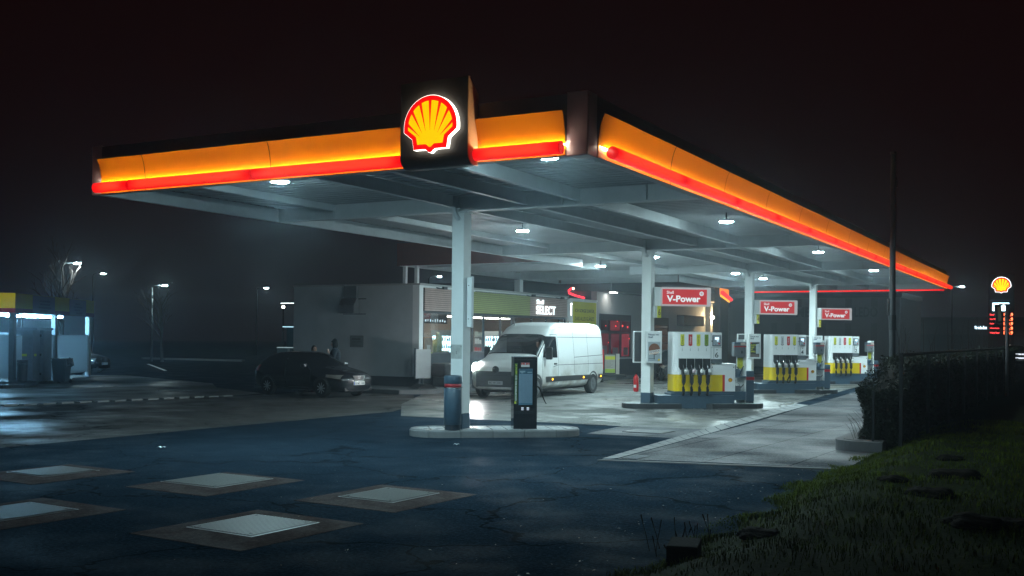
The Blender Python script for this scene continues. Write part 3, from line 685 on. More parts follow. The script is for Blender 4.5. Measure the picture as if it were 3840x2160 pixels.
b.box(.115, .225, F-.0115, F-.0095, 1.12, 1.15); b.box(.14, .185, F-.0122, F-.0118, 1.10, 1.125); b.box(.27, .36, F-.0115, F-.0095, 1.11, 1.13); b.build('photo_cars', P('photo_pale', (.3, .4, .46), .4), s)
b = B()
for i in range(9):
    x = .108+.0295*i; b.box(x, x+.0012, F-.0085, F-.0065, .52, 1.075)
for i in range(32):
    z = .525+i*.0172
    for j in range(9):
        x = .111+.0295*j; b.box(x, x+random.uniform(.012, .024), F-.0085, F-.0066, z, z+.0055)
b.build('table_print', P('table_ink', (.13, .2, .27), .6), s)
bx('table_foot', P('foot_blue', (.07, .18, .26), .4), s, .10, .371, F-.0085, F-.0065, .478, .512)
w = bx('warning_label', paper, t, .14, .31, F-.005, F-.001, 1.225, 1.31)
bx('warning_red', redp, w, .142, .308, F-.0075, F-.0055, 1.268, 1.308)
b = B()
for x in (.17, .28): b.prism([(x-.016, 1.272), (x+.016, 1.272), (x, 1.302)], F-.0095, F-.008, 'y')
b.build('warning_triangles', P('tan_ink', (.55, .48, .38), .5), w); B().lathe([(.014, 0), (.014, .0016)], (.225, F-.0096, 1.288), 14, 'y').build('ban_ring', P('pale_blue_ink', (.5, .6, .7), .5), w)
b = B()
for x in (.152, .262):
    for z in (.375, .396, .417): b.box(x, x+.047, F-.004, F-.001, z, z+.008)
b.build('button_bars', E('button_light', (.72, .85, 1), 1.3), t)
b = B().tube([(W2+.005, -.02, .845), (W2+.06, -.03, .82), (W2+.10, -.03, .75), (W2+.13, -.035, .66), (W2+.17, -.04, .56), (W2+.20, -.045, .50)], [.012, .017, .019, .017, .010, .008], 10)
b.build('air_hose', rubber, t, True); B().ball((W2+.205, -.045, .495), .013, 10, 8).build('hose_tip', chrome, t)
B().lathe([(.018, 0), (.018, .03)], (W2+.0, -.02, .86), 10, 'x').build('hose_outlet', chrome, t)
# ------------------------------------------------------------------ shop
SX, SY = -14.3, 16.8
shop = thing('shop_building', 'flat roofed white kiosk shop with slatted sign band and lit windows', 'shop')
bx('side_wall', rend, shop, -20.1, SX-.30, SY, SY+.2, .50, 3.80)
bx('wall_plinth', plinthm, shop, -20.1, SX-.02, SY+.02, SY+.19, 0, .497)
bx('corner_pier', white, shop, SX-.298, SX, SY-.012, SY+.235, .50, 3.80, bev=.006)
bx('roof_edge', P('roof_trim', (.36, .37, .37), .6), shop, -20.12, SX+.04, SY-.03, 28.95, 3.803, 3.87)
bx('roof_slab', plinthm, shop, -20.1, SX-.31, SY+.21, 29.3, 3.0, 3.80)
bx('back_wall', P('inner_wall', (.42, .36, .31), .7), shop, -19.2, -19.0, SY+.21, 29.3, .15, 2.99)
bx('shop_floor', P('tile_floor', (.28, .26, .24), .35), shop, -19.2, SX-.12, SY+.21, 29.3, .0, .16)
bx('end_wall', P('inner_wall_b', (.30, .21, .16), .7), shop, -19, SX-.32, 29.31, 29.4, .161, 2.99)
bx('header_panel', white, shop, SX-.25, SX-.01, SY+.24, 28.9, 3.722, 3.80)
# slatted band: wood brown ends, green lighting painted into the middle slats
wood = P('slat_wood', (.42, .31, .28), .6, var=.2, vs=3); olive = P('slat_green_lit', (.30, .33, .13), .6, var=.18, vs=3)
sb2 = bx('sign_band', P('band_shadow', (.04, .035, .03), .8), shop, SX-.25, SX+.0, SY+.30, 28.86, 2.885, 3.72)
for (a, c, m_) in ((SY+.30, 20.42, wood), (20.42, 25.2, olive), (25.2, 28.86, wood)):
    b = B(); n = 11
    for i in range(n):
        z = 2.885+i*.0755; b.box(SX+.002, SX+.03, a+.004, c-.004, z+.008, z+.070)
    b.build('slats', m_, sb2)
bx('slat_edge', white, sb2, SX-.05, SX+.04, 28.864, 29.2, 2.75, 3.74)
text('brand_word', 'Shell', 25.73, 3.41, .66, .2, SX+.06, e_select, shop, th=.03, bold=.01, axis='x')
text('shop_word', 'SELECT', 25.70, 2.97, 1.86, .38, SX+.06, e_select, shop, th=.03, bold=.02, axis='x')
# front: dark parapet, glazing, mullions
bx('front_parapet', P('dark_front', (.035, .045, .055), .45), shop, SX-.12, SX-.02, SY+.24, 28.86, .0, 1.28)
bx('window_sill', dgrey, shop, SX-.14, SX+.03, SY+.24, 28.86, 1.283, 1.33)
fr = P('window_frame', (.05, .06, .07), .45)
ymul = [17.08, 19.75, 20.55, 22.75, 23.9, 25.5, 26.9, 28.2, 28.8]
for a, c in zip(ymul, ymul[1:]):
    w = B(); w.box(SX-.11, SX-.04, a, a+.07, 1.332, 2.88); w.box(SX-.11, SX-.04, c-.002, c+.066, 1.334, 2.878) if c == ymul[-1] else None
    w.box(SX-.105, SX-.045, a+.071, c-.001, 2.80, 2.88); w.box(SX-.105, SX-.045, a+.071, c-.001, 1.332, 1.38)
    o = w.build('window', fr, shop); bx('pane', shopgl, o, SX-.08, SX-.072, a+.072, c-.003, 1.381, 2.799)
    if a == 19.75: bx('mullion_panel', P('bronze_panel', (.05, .05, .055), .4), o, SX-.07, SX-.046, a+.10, a+.55, 1.385, 2.79)
b = B()
b.tube([(SX+.05, 20.6, 3.735), (SX+.05, 28.9, 3.735)], .012, 6); b.build('cable_run', dgrey, shop)
b = B(); b.tube([(SX-.35, 21.9, .2), (SX-.35, 21.9, 2.95)], .05, 10); b.tube([(SX-.35, 24.3, .2), (SX-.35, 24.3, 2.95)], .07, 10); b.build('inner_post', P('blue_steel', (.06, .1, .13), .4), shop)
b = B()
for x, y in ((-15.3, 18.3), (-15.4, 22.2), (-15.9, 20.4), (-16.8, 18.6), (-17.2, 21.8), (-16.0, 24.6)): b.lathe([(.07, 0), (.07, .02)], (x, y, 2.965), 12)
b.build('downlights', E('downlight', (1, .93, .84), 60.), shop)
b = B(); b.box(-16.9, -16.75, 17.6, 27.9, 2.78, 2.83); b.box(-14.95, -14.85, 20.8, 23.6, 2.90, 2.93); b.box(-14.95, -14.85, 17.4, 19.5, 2.90, 2.93); b.build('ceiling_tube', e_shop, shop)
bx('menu_board', P('menu_board', (.02, .025, .03), .4), shop, -15.0, -14.96, 17.2, 19.7, 2.45, 2.83)
b = B()
for i in range(13): b.box(-14.957, -14.95, 17.5+i*.165, 17.5+i*.165+random.uniform(.03, .09), 2.50+random.uniform(0, .03), 2.56+random.uniform(0, .07))
b.build('menu_marks', E('menu_lit', (.85, .95, 1), 1.5), shop)
for y, x, lab in ((17.98, SX+.06, 'grey security camera above the wooden slats near the shop corner'), (25.0, SX+.06, 'dark security camera on the roof edge, left of the lit SELECT letters'), (27.8, SX+.06, 'dark security camera on the roof edge, right of the lit SELECT letters')):
    t = thing('security_camera', lab, 'camera', (x, y, 3.77), 0, 'security cameras on the shop roof edge')
    B().tube([(-.02, -.15, -.02), (.10, -.05, -.05), (.16, .0, -.04)], .022, 8).build('arm', greyp, t, True)
    B().box(-.05, .05, -.12, .12, -.05, .05, bev=.015, ).build('housing', dgrey, t).location = (.2, .08, -.03)
def cooler(y, x, lab, w=1.05):
    t = thing('drinks_cooler', lab, 'cooler', (x, y, .161), R(-58), 'lit coolers in the shop')
    h = 2.05; b = B(); b.box(-.6, -.56, 0, w, 0, h); b.box(-.559, 0, 0, .05, 0, h); b.box(-.559, 0, w-.05, w, 0, h); b.box(-.559, 0, .051, w-.051, h-.22, h); b.box(-.559, 0, .051, w-.051, 0, .35); b.build('cabinet', P('cooler_white', (.6, .6, .58), .4), t)
    bx('light_panel', e_cool, t, -.555, -.545, .055, w-.055, .36, h-.23)
    for i in range(5):
        z = .5+i*.28; s = bx('shelf', chrome, t, -.5, -.1, .055, w-.055, z, z+.02)
        b = B(); y_ = .10
        while y_ < w-.12:
            hh = random.uniform(.12, .21); b.lathe([(.032, 0), (.032, hh*.65), (.013, hh*.8), (.013, hh)], (-.2, y_, z+.021), 8); y_ += random.uniform(.07, .1)
        b.build('bottles', [P('b1', (.05, .12, .2), .3), P('b2', (.35, .4, .4), .3), P('b3', (.12, .2, .08), .3), P('b4', (.3, .12, .06), .3), P('b5', (.1, .2, .3), .3)][i], s)
    b = B(); b.box(.001, .03, 0, .05, .3, h-.2); b.box(.001, .03, w/2-.02, w/2+.02, .3, h-.2); b.box(.001, .03, w-.05, w, .3, h-.2); b.build('door_frame', P('cooler_alu', (.5, .45, .42), .35), t)
cooler(19.80, -15.76, 'brightly lit drinks cooler in the left shop window by the shop corner', 1.55)
cooler(23.40, -15.45, 'lit drinks cooler with pinkish frame behind the roof line of the white van', .74)
t = thing('shop_shelf', 'goods shelf with red and pale packs between window post and lit cooler', 'shelf', (-15.55, 22.72, .161), R(-58))
bx('rack', P('rack_grey', (.2, .2, .2), .5), t, -.4, -.36, 0, .42, 0, 2.0)
for i in range(6):
    z = .3+i*.3; s = bx('shelf', P('shelf_w%d' % i, (.45, .44, .42), .5), t, -.355, 0, 0, .42, z, z+.025)
    b = B(); y_ = .03
    while y_ < .30:
        w_ = random.uniform(.06, .14); b.box(-.3, -.05, y_, y_+w_, z+.026, z+random.uniform(.14, .24)); y_ += w_+.015
    b.build('packs', [redp, P('pack_w', (.6, .58, .55), .5), P('pack_r', (.5, .06, .08), .5), redp, paper, P('pack_t', (.4, .45, .4), .5)][i], s)
t = thing('food_counter', 'low glass food counter with cups behind the left shop window', 'counter', (-14.55, 17.45, .161))
bx('counter_base', P('counter_wood', (.3, .22, .16), .5), t, -.5, 0, 0, 2.2, 0, 1.1); bx('counter_top', P('counter_top', (.55, .48, .42), .3), t, -.55, .05, -.02, 2.22, 1.101, 1.15)
bx('glass_case', shopgl, t, -.45, 0, .1, 2.1, 1.152, 1.45)
b = B()
for i in range(7): b.ball((-.2, .25+i*.27, 1.22), (.1, .11, .05), 8, 6)
b.build('snacks', P('snack', (.45, .28, .12), .6), t)
for i, (y_, h, m_) in enumerate(((.55, .42, (.55, .42, .12)), (.80, .55, (.6, .46, .15)), (1.02, .8, (.62, .6, .42)), (1.2, .68, (.55, .5, .3)))):
    c = B().lathe([(.07, 0), (.085, h*.95), (.06, h)], (0, 0, 0), 14).build('cup_tower', P('cups%d' % i, m_, .5), None, True)
    c.location = (-14.72, 17.75+y_*.9, 1.312); tag(c, ['shortest ochre tower of stacked cups on the food counter', 'second ochre cup tower on the food counter, beside the shortest', 'tallest pale tower of stacked cups on the food counter', 'yellowish cup tower on the food counter, right of the tallest'][i], 'cups', 'cup towers on the counter')
t = thing('window_poster', 'framed coffee poster leaning in the left shop window', 'poster', (SX-.02, 17.10, 1.34))
bx('frame', P('wood_frame', (.35, .22, .14), .5), t, -.01, .03, 0, .56, 0, .60); bx('picture', P('coffee_pic', (.2, .16, .13), .4, var=.7, vs=6), t, .031, .035, .03, .53, .05, .57); bx('green_strip', greenp, t, .0352, .038, .03, .53, .012, .045)
b = B().lathe([(.09, 0), (.12, .14), (.11, .15)], (.0, .28, .16), 16); o = b.build('cup_picture', P('cup_p', (.35, .36, .35), .4), t); o.scale = (.1, 1, 1); o.location = (.037, 0, 0)
for nm, lab, x0, x1, z0, z1, m_, d in (('vent_cowl', 'shiny metal vent cowl on the grey shop side wall', -17.69, -17.0, 2.78, 3.34, P('tin', (.5, .53, .54), .3, metal=.9, var=.2), .30), ('wall_plaque', 'dull square plaque on the grey shop side wall', -17.37, -16.76, 1.54, 1.97, P('plaque', (.16, .18, .18), .6), .03)):
    t = thing(nm, lab, 'vent' if d > .1 else 'plaque', (x0, SY, z0))
    w = x1-x0; h = z1-z0
    if d > .1:
        B().prism([(0, 0), (0, h), (-.10, h), (-d, h*.55), (-d, .0)], 0, w, 'x').build('hood', m_, t)
        bx('vent_duct', P('duct', (.13, .14, .15), .7), t, .05, w-.05, -.08, -.002, h+.002, h+.46)
        b = B(); b.box(-.02, w+.35, -.03, -.002, -.03, -.001); b.box(w+.002, w+.35, -.03, -.002, h-.03, h); b.build('rail', dgrey, t)
    else:
        bx('plate', m_, t, 0, w, -d, -.002, 0, h); bx('heading_mark', P('faded', (.07, .08, .08), .6), t, .08, w*.8, -d-.003, -d-.0005, h*.62, h*.76)
        b = B()
        for i in range(4): b.box(.08, .08+random.uniform(.2, .45), -d-.003, -d-.0005, .05+i*.05, .07+i*.05)
        b.build('small_print', P('faded2', (.1, .11, .11), .6), t)
# locker sign and cabinet left of the shop
t = thing('locker_sign', 'blue grey pillar with vertical locker lettering at the shop wall end', 'sign', (-21.62, 18.0, 0), R(28))
bx('pillar', P('sign_blue', (.05, .14, .19), .4), t, .12, .85, -.05, .15, 0, 2.27); bx('top_light', E('top_light', (.5, .85, 1), 1.2), t, -.05, .86, -.06, .16, 2.275, 2.31)
text('lettering', 'locker', .50, .95, .30, 1.25, -.055, E('locker_lit', (.75, .92, 1), .62), t, rot=90)
t = thing('parcel_cabinet', 'small grey cabinet with pale top in front of the locker sign', 'cabinet', (-20.95, 16.85, 0), R(28))
bx('box', P('cab_grey', (.13, .2, .23), .5), t, 0, .40, 0, .4, 0, 1.46); bx('lid', E('lid_glow', (.5, .7, .75), .5), t, -.02, .62, -.02, .42, 1.462, 1.49)  # lid brightened by a glow put into its material
t = thing('wall_lamp', 'slim lit bar lamp projecting at the far end of the shop side wall', 'lamp', (-20.75, 17.3, 3.2))
bx('bar', E('bar_lit', (.85, .95, 1), 6.), t, -.42, 0.6, -.02, .02, 0, .015); bx('bracket', dgrey, t, -.40, .6, -.03, .03, .018, .05)
# ------------------------------------------------------------------ wash hall behind
hall = thing('wash_hall', 'grey wash hall behind the shop with red lit windows and green banner', 'wash hall')
gw = P('hall_render', (.34, .36, .37), .8, var=.1, vs=1)
bx('front_wall', gw, hall, SX-.35, SX-.05, 32.3, 49.4, .9, 4.24); bx('low_front', white, hall, SX-.35, SX-.05, 29.22, 32.296, .15, 3.72)
bx('base_wall', plinthm, hall, SX-.33, SX-.07, 32.3, 49.4, 0, .898)
bx('roof_edge', P('hall_roof', (.05, .05, .055), .6), hall, -24, SX+.9, 31.9, 49.8, 4.245, 4.75); bx('side_wall', gw, hall, -24, SX-.352, 49.1, 49.38, .0, 4.24)
bx('low_roof', white, hall, -20, SX+.0, 29.2, 32.29, 3.722, 3.80)
bn = bx('green_banner', P('lime_banner', (.52, .50, .03), .5, var=.15, vs=.8), hall, SX-.048, SX-.03, 29.62, 32.22, 2.2, 3.66)
for w_, z in (('ICH SORGE DAFÜR,', 3.14), ('DASS ALLES GLÄNZT.', 2.78)): text('slogan', w_, 29.80, z, 2.2, .22, SX-.029, P('banner_ink', (.07, .075, .025), .6), bn, axis='x', th=.003, bold=.012)
t = thing('corner_downlight', 'thin lit tube light on the white pier beside the green banner', 'lamp', (SX+.02, 29.28, 3.0)); B().tube([(0, 0, 0), (0, 0, .45)], .022, 8).build('tube', E('pier_tube', (1, .95, .9), 5.), t); B().ball((0, 0, .52), .035, 10, 8).build('bulb', E('pier_bulb', (1, .97, .92), 20.), t)
t = thing('wall_dial', 'round white dial on the pier left of the green banner', 'dial', (SX-.02, 29.42, 2.45)); B().lathe([(.09, 0), (.09, .04), (.08, .05)], (0, 0, 0), 18, 'x').build('dial', white, t); B().lathe([(.05, .051), (.05, .055)], (0, 0, 0), 14, 'x').build('face', greyp, t)
wn = bx('window', P('hall_frame', (.018, .02, .03), .5), hall, SX-.048, SX-.02, 32.6, 36.6, 1.0, 3.17)
posters = [(32.75, 33.75, 2.35, 2.85, (.05, .0, .01), .3), (33.9, 35.1, 2.35, 2.85, (.30, .006, .02), .8), (35.3, 36.4, 2.28, 2.85, (.08, .006, .02), .6), (32.7, 33.7, 1.12, 2.2, (.22, .03, .045), .7), (34.0, 35.05, 1.1, 2.2, (.22, .01, .025), .7), (35.35, 36.35, 1.05, 2.2, (.40, .035, .06), .9)]
for i, (a, c, z0, z1, cc, s_) in enumerate(posters):
    bx('lit_pane', E('red_pane%d' % i, cc, s_*.5), wn, SX-.0195, SX-.012, a, c, z0, z1)
b = B()
for y, z in ((34.75, 2.82), (34.55, 2.58), (35.42, 2.6), (36.1, 2.55), (33.3, 2.58), (33.65, 1.75), (36.33, 1.95)): b.ball((SX-.005, y, z), random.uniform(.03, .055), 8, 6)
b.build('red_lights', E('red_spots', (1, .06, .05), 2.2), wn)
b = B()
for a, c, z0, z1 in ((34.2, 34.9, 1.15, 1.5), (35.6, 36.2, 1.1, 1.5), (32.9, 33.5, 1.2, 1.6)): b.box(SX-.0115, SX-.009, a, c, z0, z1)
b.build('poster_pictures', P('poster_grey', (.16, .12, .13), .5), wn)
wn2 = bx('window', P('hall_frame2', (.02, .02, .022), .5), hall, SX-.048, SX-.02, 39.8, 42.2, .95, 3.15); bx('lit_pane', E('brown_pane', (.10, .06, .04), .42), wn2, SX-.0195, SX-.012, 40.0, 42.0, 1.0, 2.7)
b = B()
for z in (1.3, 1.7, 2.1, 2.5): b.box(SX-.0115, SX-.002, 40.05, 41.95, z, z+.05)
b.build('blinds', dgrey, wn2)
aw = B().box(SX-.045, SX+.42, 43.6, 47.2, 2.75, 3.35, bev=.02).build('awning_box', P('awning', (.05, .042, .045), .7), hall)
bx('corner_column', white, hall, SX-.04, SX+.25, 48.9, 49.3, .0, 4.2)
t = thing('warm_wall_lamp', 'bright warm globe wall lamp on the far corner of the wash hall', 'lamp', (SX+.33, 49.0, 3.32))
B().ball((0, 0, 0), .10, 14, 10).build('globe', e_warm, t, True); B().tube([(-.07, 0, .12), (-.03, 0, .13), (0, 0, .105)], .02, 6).build('arm', dgrey, t)
t = thing('soffit_light', 'small oval downlight under the dark roof edge above the red windows', 'ceiling light', (SX+.35, 33.4, 4.243)); B().lathe([(.20, -.025), (.20, 0)], (0, 0, 0), 18).build('lens', E('soffit_lens', (1, .97, .88), 36.), t); B().lathe([(.22, -.018), (.22, -.001)], (0, 0, 0), 18).build('ring', white, t)
# neon run on the low roof and the lit portal beyond
t = thing('neon_tube', 'bent red neon tube on the roof above the green banner', 'neon light')
B().tube([(-14.75, 30.35, 4.32), (-14.9, 30.3, 4.2), (-15.0, 30.5, 4.10), (-15.9, 33.2, 4.08), (-16.7, 35.9, 4.08)], .05, 10).build('tube', e_redneon, t, True)
B().ball((-14.70, 30.36, 4.30), .045, 10, 8).build('hot_end', E('hot', (1, .5, .3), 20.), t)
bx('bracket', dgrey, t, -14.99, -14.93, 30.25, 30.31, 3.80, 4.2)
t = thing('lit_portal_sign', 'short glowing orange fascia with red tube beyond the V-Power sign of pump 6', 'sign', (-11.75, 43.6, 0), R(90+14.5))
for a, c, nm in ((0, .85, 'end_piece'), (1.35, 10.5, 'fascia')):
    o = B().prism([(0, 4.55), (.02, 5.25), (.05, 5.25), (.05, 4.52)], a, c, 'x').build(nm, E('orange_'+nm, (1, .24, .01), 1.1), t)
    B().tube([(a-.02, -.12, 4.62), (c+.3, -.12, 4.62)], .12, 12).build('red_tube', E('portal_red'+nm, (1, .015, .02), 1.1), o, True)
    bx('bottom_strip', E('portal_yel'+nm, (1, .45, .02), 1.4), o, a, c, -.06, .02, 4.42, 4.50)
bx('portal_wall', dgrey, t, 1.2, 11, .06, .4, 0, 5.3)
# pavement in front of the shop and its furniture
t = struct(B().prism([(-13.55, 14.5), (-12.9, 15.3), (-12.9, 33.5), (-14.32, 33.5), (-14.32, 16.79), (-20.3, 16.79), (-20.3, 14.9)], 0, .15, 'z').build('pavement', P('pavement_slabs', (.10, .105, .11), .7, var=.25, vs=3, bump=.3), None))
t = thing('flag_stand', 'slim sign stand on a dark spreading foot outside the left shop window', 'sign stand', (-13.6, 16.0, .15), R(65))
B().prism([(-.42, 0), (.42, 0), (.10, .16), (-.10, .16)], -.3, .3, 'y').build('foot', black, t); bx('post', dgrey, t, -.03, .03, -.03, .03, .161, .35); bx('board', P('stand_board', (.3, .32, .33), .5), t, -.30, .30, -.03, .03, .35, 1.36); bx('frame', dgrey, t, -.33, -.302, -.04, .04, .33, 1.39)
t = thing('outdoor_grill', 'dark covered chest with chrome handle under the left shop window', 'chest', (-13.85, 17.9, .15))
B().box(-.3, .3, -.55, .55, .35, .85, bev=.08).build('lid', black, t); bx('base', black, t, -.25, .25, -.5, .5, 0, .34); B().tube([(.33, -.3, .80), (.36, -.28, .82), (.36, .28, .82), (.33, .3, .80)], .015, 6).build('handle', chrome, t)
t = thing('sandwich_board', 'framed standing board with lime bands behind the tail of the white van', 'sign stand', (-13.25, 31.45, .15), R(30))
bx('frame', black, t, -.28, .28, -.03, .03, .12, 1.08); p_ = bx('sheet', P('board_sheet', (.42, .40, .36), .5), t, -.24, .24, -.036, -.0305, .17, 1.03); bx('lime_band', yelpaper, p_, -.235, .235, -.039, -.0365, .80, .96); bx('lime_band', P('lime2', (.35, .5, .04), .5), p_, -.235, .235, -.039, -.0365, .18, .36)
b = B()
for i in range(7): b.box(-.18, random.uniform(.0, .16), -.0385, -.0365, .42+i*.05, .435+i*.05)
b.build('print', P('print_grey', (.25, .23, .22), .6), p_); bx('back_board', P('board_back', (.5, .47, .43), .5), t, .20, .46, .08, .12, .10, 1.08); bx('foot', black, t, -.35, .75, -.28, .28, 0, .11, bev=.04)
# ------------------------------------------------------------------ vehicles
class Shell:
    """lofted body: x forward, d measured back from the front bumper"""
    def __init__(s, L_, tab, belt, tum, roof):
        s.L = L_; a = np.array(tab, float); s.a = a; s.belt, s.tum, s.roof = belt, tum, roof
    def sec(s, d):
        return [float(np.interp(d, s.a[:, 0], s.a[:, i])) for i in (1, 2, 3, 4)]     # zb zt w n
    def T(s, z): return 1-s.tum*min(1, max(0, (z-s.belt)/(s.roof-s.belt)))**1.15
    def pt(s, d, a):
        zb_, zt_, w, n = s.sec(d); zm, h = (zb_+zt_)/2, (zt_-zb_)/2
        c, q = math.cos(a), math.sin(a); z = zm+h*math.copysign(abs(q)**(2/n), q)
        return Vector((s.L/2-d, w*s.T(z)*math.copysign(abs(c)**(2/n), c), z))
    def side(s, d, z, sg=1):
        zb_, zt_, w, n = s.sec(d); zm, h = (zb_+zt_)/2, (zt_-zb_)/2
        return Vector((s.L/2-d, sg*w*s.T(z)*max(0, 1-min(1, abs((z-zm)/h))**n)**(1/n), z))
    def top(s, d, f):   # f = -1..1 across the top surface
        zb_, zt_, w, n = s.sec(d); zm, h = (zb_+zt_)/2, (zt_-zb_)/2; y = f*w
        return Vector((s.L/2-d, y*s.T(zt_), zm+h*max(0, 1-abs(f)**n)**(1/n)))
    def body(s, name, mat, parent, ds, na=64, skip=None):
        bm = bmesh.new(); rings = [[bm.verts.new(s.pt(d, 2*math.pi*(k+.5)/na)) for k in range(na)] for d in ds]
        for i in range(len(ds)-1):
            for k in range(na):
                dm = (ds[i]+ds[i+1])/2; am = 2*math.pi*(k+1)/na
                if skip and skip(dm, am, s.pt(dm, am)): continue
                bm.faces.new((rings[i][k], rings[i+1][k], rings[i+1][(k+1) % na], rings[i][(k+1) % na]))
        bm.faces.new(rings[0]); bm.faces.new(rings[-1][::-1]); bmesh.ops.recalc_face_normals(bm, faces=bm.faces)
        b = B(); b.bm = bm; return smooth_edges(b.build(name, mat, parent), 50)
    def patch(s, name, mat, parent, fn, off=.004, nu=14, nv=8, thick=.003):
        def nrm(u, v):
            e = .01; du = fn(min(1, u+e), v)-fn(max(0, u-e), v); dv = fn(u, min(1, v+e))-fn(u, max(0, v-e)); n = du.cross(dv)
            if n.length < 1e-9: n = Vector((0, 0, 1))
            n.normalize(); p = fn(u, v); c = Vector((p.x*.7, 0, (s.roof*.45)))
            return n if n.dot(p-c) > 0 else -n
        b = B(); b.grid(lambda u, v: fn(u, v)+nrm(u, v)*off, nu, nv)
        bmesh.ops.recalc_face_normals(b.bm, faces=b.bm.faces)
        return b.build(name, mat, parent, True)
def quad(A, Bq, C_, D, f):   # bilinear (d,z) quad -> surface
    def fn(u, v):
        p = [(A[i]*(1-u)+Bq[i]*u)*(1-v)+(D[i]*(1-u)+C_[i]*u)*v for i in (0, 1)]; return f(*p)
    return fn
def sideline(S, name, mat, parent, pts, sg, w=.018, off=.003):
    b = B()
    for (d0, z0), (d1, z1) in zip(pts, pts[1:]):
        n = max(2, int(math.hypot(d1-d0, z1-z0)/.12)); nd = Vector((d1-d0, z1-z0)).normalized(); q = (-nd.y*w/2, nd.x*w/2)
        rows = []
        for i in range(n+1):
            t = i/n; d, z = d0+(d1-d0)*t, z0+(z1-z0)*t
            rows.append([b.bm.verts.new(S.side(d+q[0]*e, z+q[1]*e, sg)+Vector((0, sg*off, 0))) for e in (-1, 1)])
        for a, c in zip(rows, rows[1:]): b.bm.faces.new((a[0], a[1], c[1], c[0]))
    bmesh.ops.recalc_face_normals(b.bm, faces=b.bm.faces); return b.build(name, mat, parent)
def wheel(parent, x, y, r, w, sg, rim, spokes=9, cover=True):
    t = smooth_edges(B().lathe([(r*.60, -w/2), (r*.93, -w/2), (r, -w/2+.03), (r, w/2-.03), (r*.93, w/2), (r*.64, w/2-.006), (r*.60, w/2-.03)], (0, 0, 0), 32, 'y').build('wheel', rubber, parent), 40)
    t.location = (x, y, r)
    s = sg*(w/2)
    B().lathe([(r*.635, min(s-sg*.05, s-sg*.012)), (r*.635, max(s-sg*.05, s-sg*.012))], (0, 0, 0), 28, 'y').build('rim', rim, t)
    b = B()
    for i in range(spokes):
        a = 2*math.pi*i/spokes; b.box(r*.13, r*.58, min(s-sg*.011, s+sg*.002), max(s-sg*.011, s+sg*.002), -r*.06, r*.06, bev=.004, M=Matrix.Rotation(a, 4, 'Y'))
    b.lathe([(r*.16, min(s-sg*.01, s+sg*.012)), (r*.16, max(s-sg*.01, s+sg*.012))], (0, 0, 0), 16, 'y'); b.build('spokes', rim, t)
    return t
def plate_(parent, x, z, w, h, txt, face):
    """number plate at the front (face=+1) with its lettering, local x forward"""
    p = bx('number_plate', paper, parent, x, x+.012, -w/2, w/2, z, z+h, bev=.002)
    bx('blue_band', P('eu_blue', (.02, .08, .4), .4), p, x+.0125, x+.0145, -w/2+.004, -w/2+.045, z+.004, z+h-.004)
    if txt: text('plate_text', txt, -w/2+.06, z+.022, w-.08, h-.044, x+.0125, letk, p, axis='x', bold=.01, th=.002)
# --- van
S = Shell(6.2, [(0, .34, .92, .74, 5), (.04, .30, 1.0, .86, 5), (.14, .28, 1.08, .94, 5), (.35, .27, 1.20, .99, 5.5), (.65, .27, 1.28, 1.015, 6), (.92, .27, 1.345, 1.03, 6),
   (1.06, .27, 1.44, 1.03, 6), (1.78, .27, 2.05, 1.03, 6.5), (1.95, .27, 2.20, 1.03, 6.5), (2.2, .27, 2.36, 1.03, 7), (2.55, .27, 2.45, 1.03, 8), (3.0, .27, 2.48, 1.03, 8), (5.7, .27, 2.48, 1.03, 8), (5.98, .28, 2.46, 1.02, 8), (6.12, .30, 2.40, .99, 7), (6.2, .34, 2.28, .95, 6)], 1.15, .115, 2.48)
vanw = P('van_white', (.62, .65, .65), .32, var=.04, vs=2, coat=.3, dirt=((.24, .20, .16), 1.35, .95))
van = thing('delivery_van', 'white high roof delivery van with one glaring headlamp driving past the shop', 'van', (-9.72, 17.40, 0), R(-90))
ds = [0, .015, .04, .08, .14, .22, .30, .38, .46, .54, .62, .70, .78, .86, .92, .97, 1.02, 1.06]+list(np.linspace(1.12, 2.6, 26))+list(np.linspace(2.75, 5.6, 20))+[5.7, 5.8, 5.9, 5.98, 6.05, 6.1, 6.15, 6.18, 6.2]
def vskip(d, a, p): return 1.06 < d < 1.80 and p.z > S.sec(d)[1]-.05 and abs(p.y) < S.sec(d)[2]*S.T(p.z)*.965
S.body('body', vanw, van, ds, 96, vskip)
ws = S.patch('windscreen', vglass, van, lambda u, v: S.top(1.05+.75*u, -.955+1.91*v), .004, 16, 24)
b = B()
blk = P('screen_frit', (.006, .007, .009), .25)
for (u0, u1, v0, v1) in ((-.0, .05, 0, 1), (.955, 1.0, 0, 1), (0, 1, -.0, .02), (0, 1, .98, 1.0)):
    b.grid(lambda u, v: S.top(1.05+.75*(u0+(u1-u0)*u), -.955+1.91*(v0+(v1-v0)*v))+Vector((.006, 0, .008)), 8, 20)
b.build('screen_frit', blk, ws)
dk = P('cab_lining', (.02, .022, .025), .8)
b = B(); b.box(.75, .79, -.9, .9, .4, 2.15); b.box(.8, 2.05, -.90, -.86, .4, 1.3); b.box(.8, 2.05, .86, .90, .4, 1.3); b.box(.8, 2.05, -.86, .86, .4, .44); b.build('cab_lining', dk, van)
B().prism([(2.02, 1.0), (2.02, 1.30), (1.75, 1.335), (1.62, 1.22), (1.62, 1.0)], -.86, .86, 'y').build('dashboard', P('dash', (.03, .033, .036), .7), van)
for y in (-.45, .45):
    b = B().box(.86, 1.25, y-.25, y+.25, .8, .95, bev=.05); b.box(.80, .93, y-.24, y+.24, .95, 1.55, bev=.05); b.box(.81, .91, y-.13, y+.13, 1.58, 1.78, bev=.04); b.build('seat', P('seat_cloth%d' % (y > 0), (.035, .04, .045), .9), van)
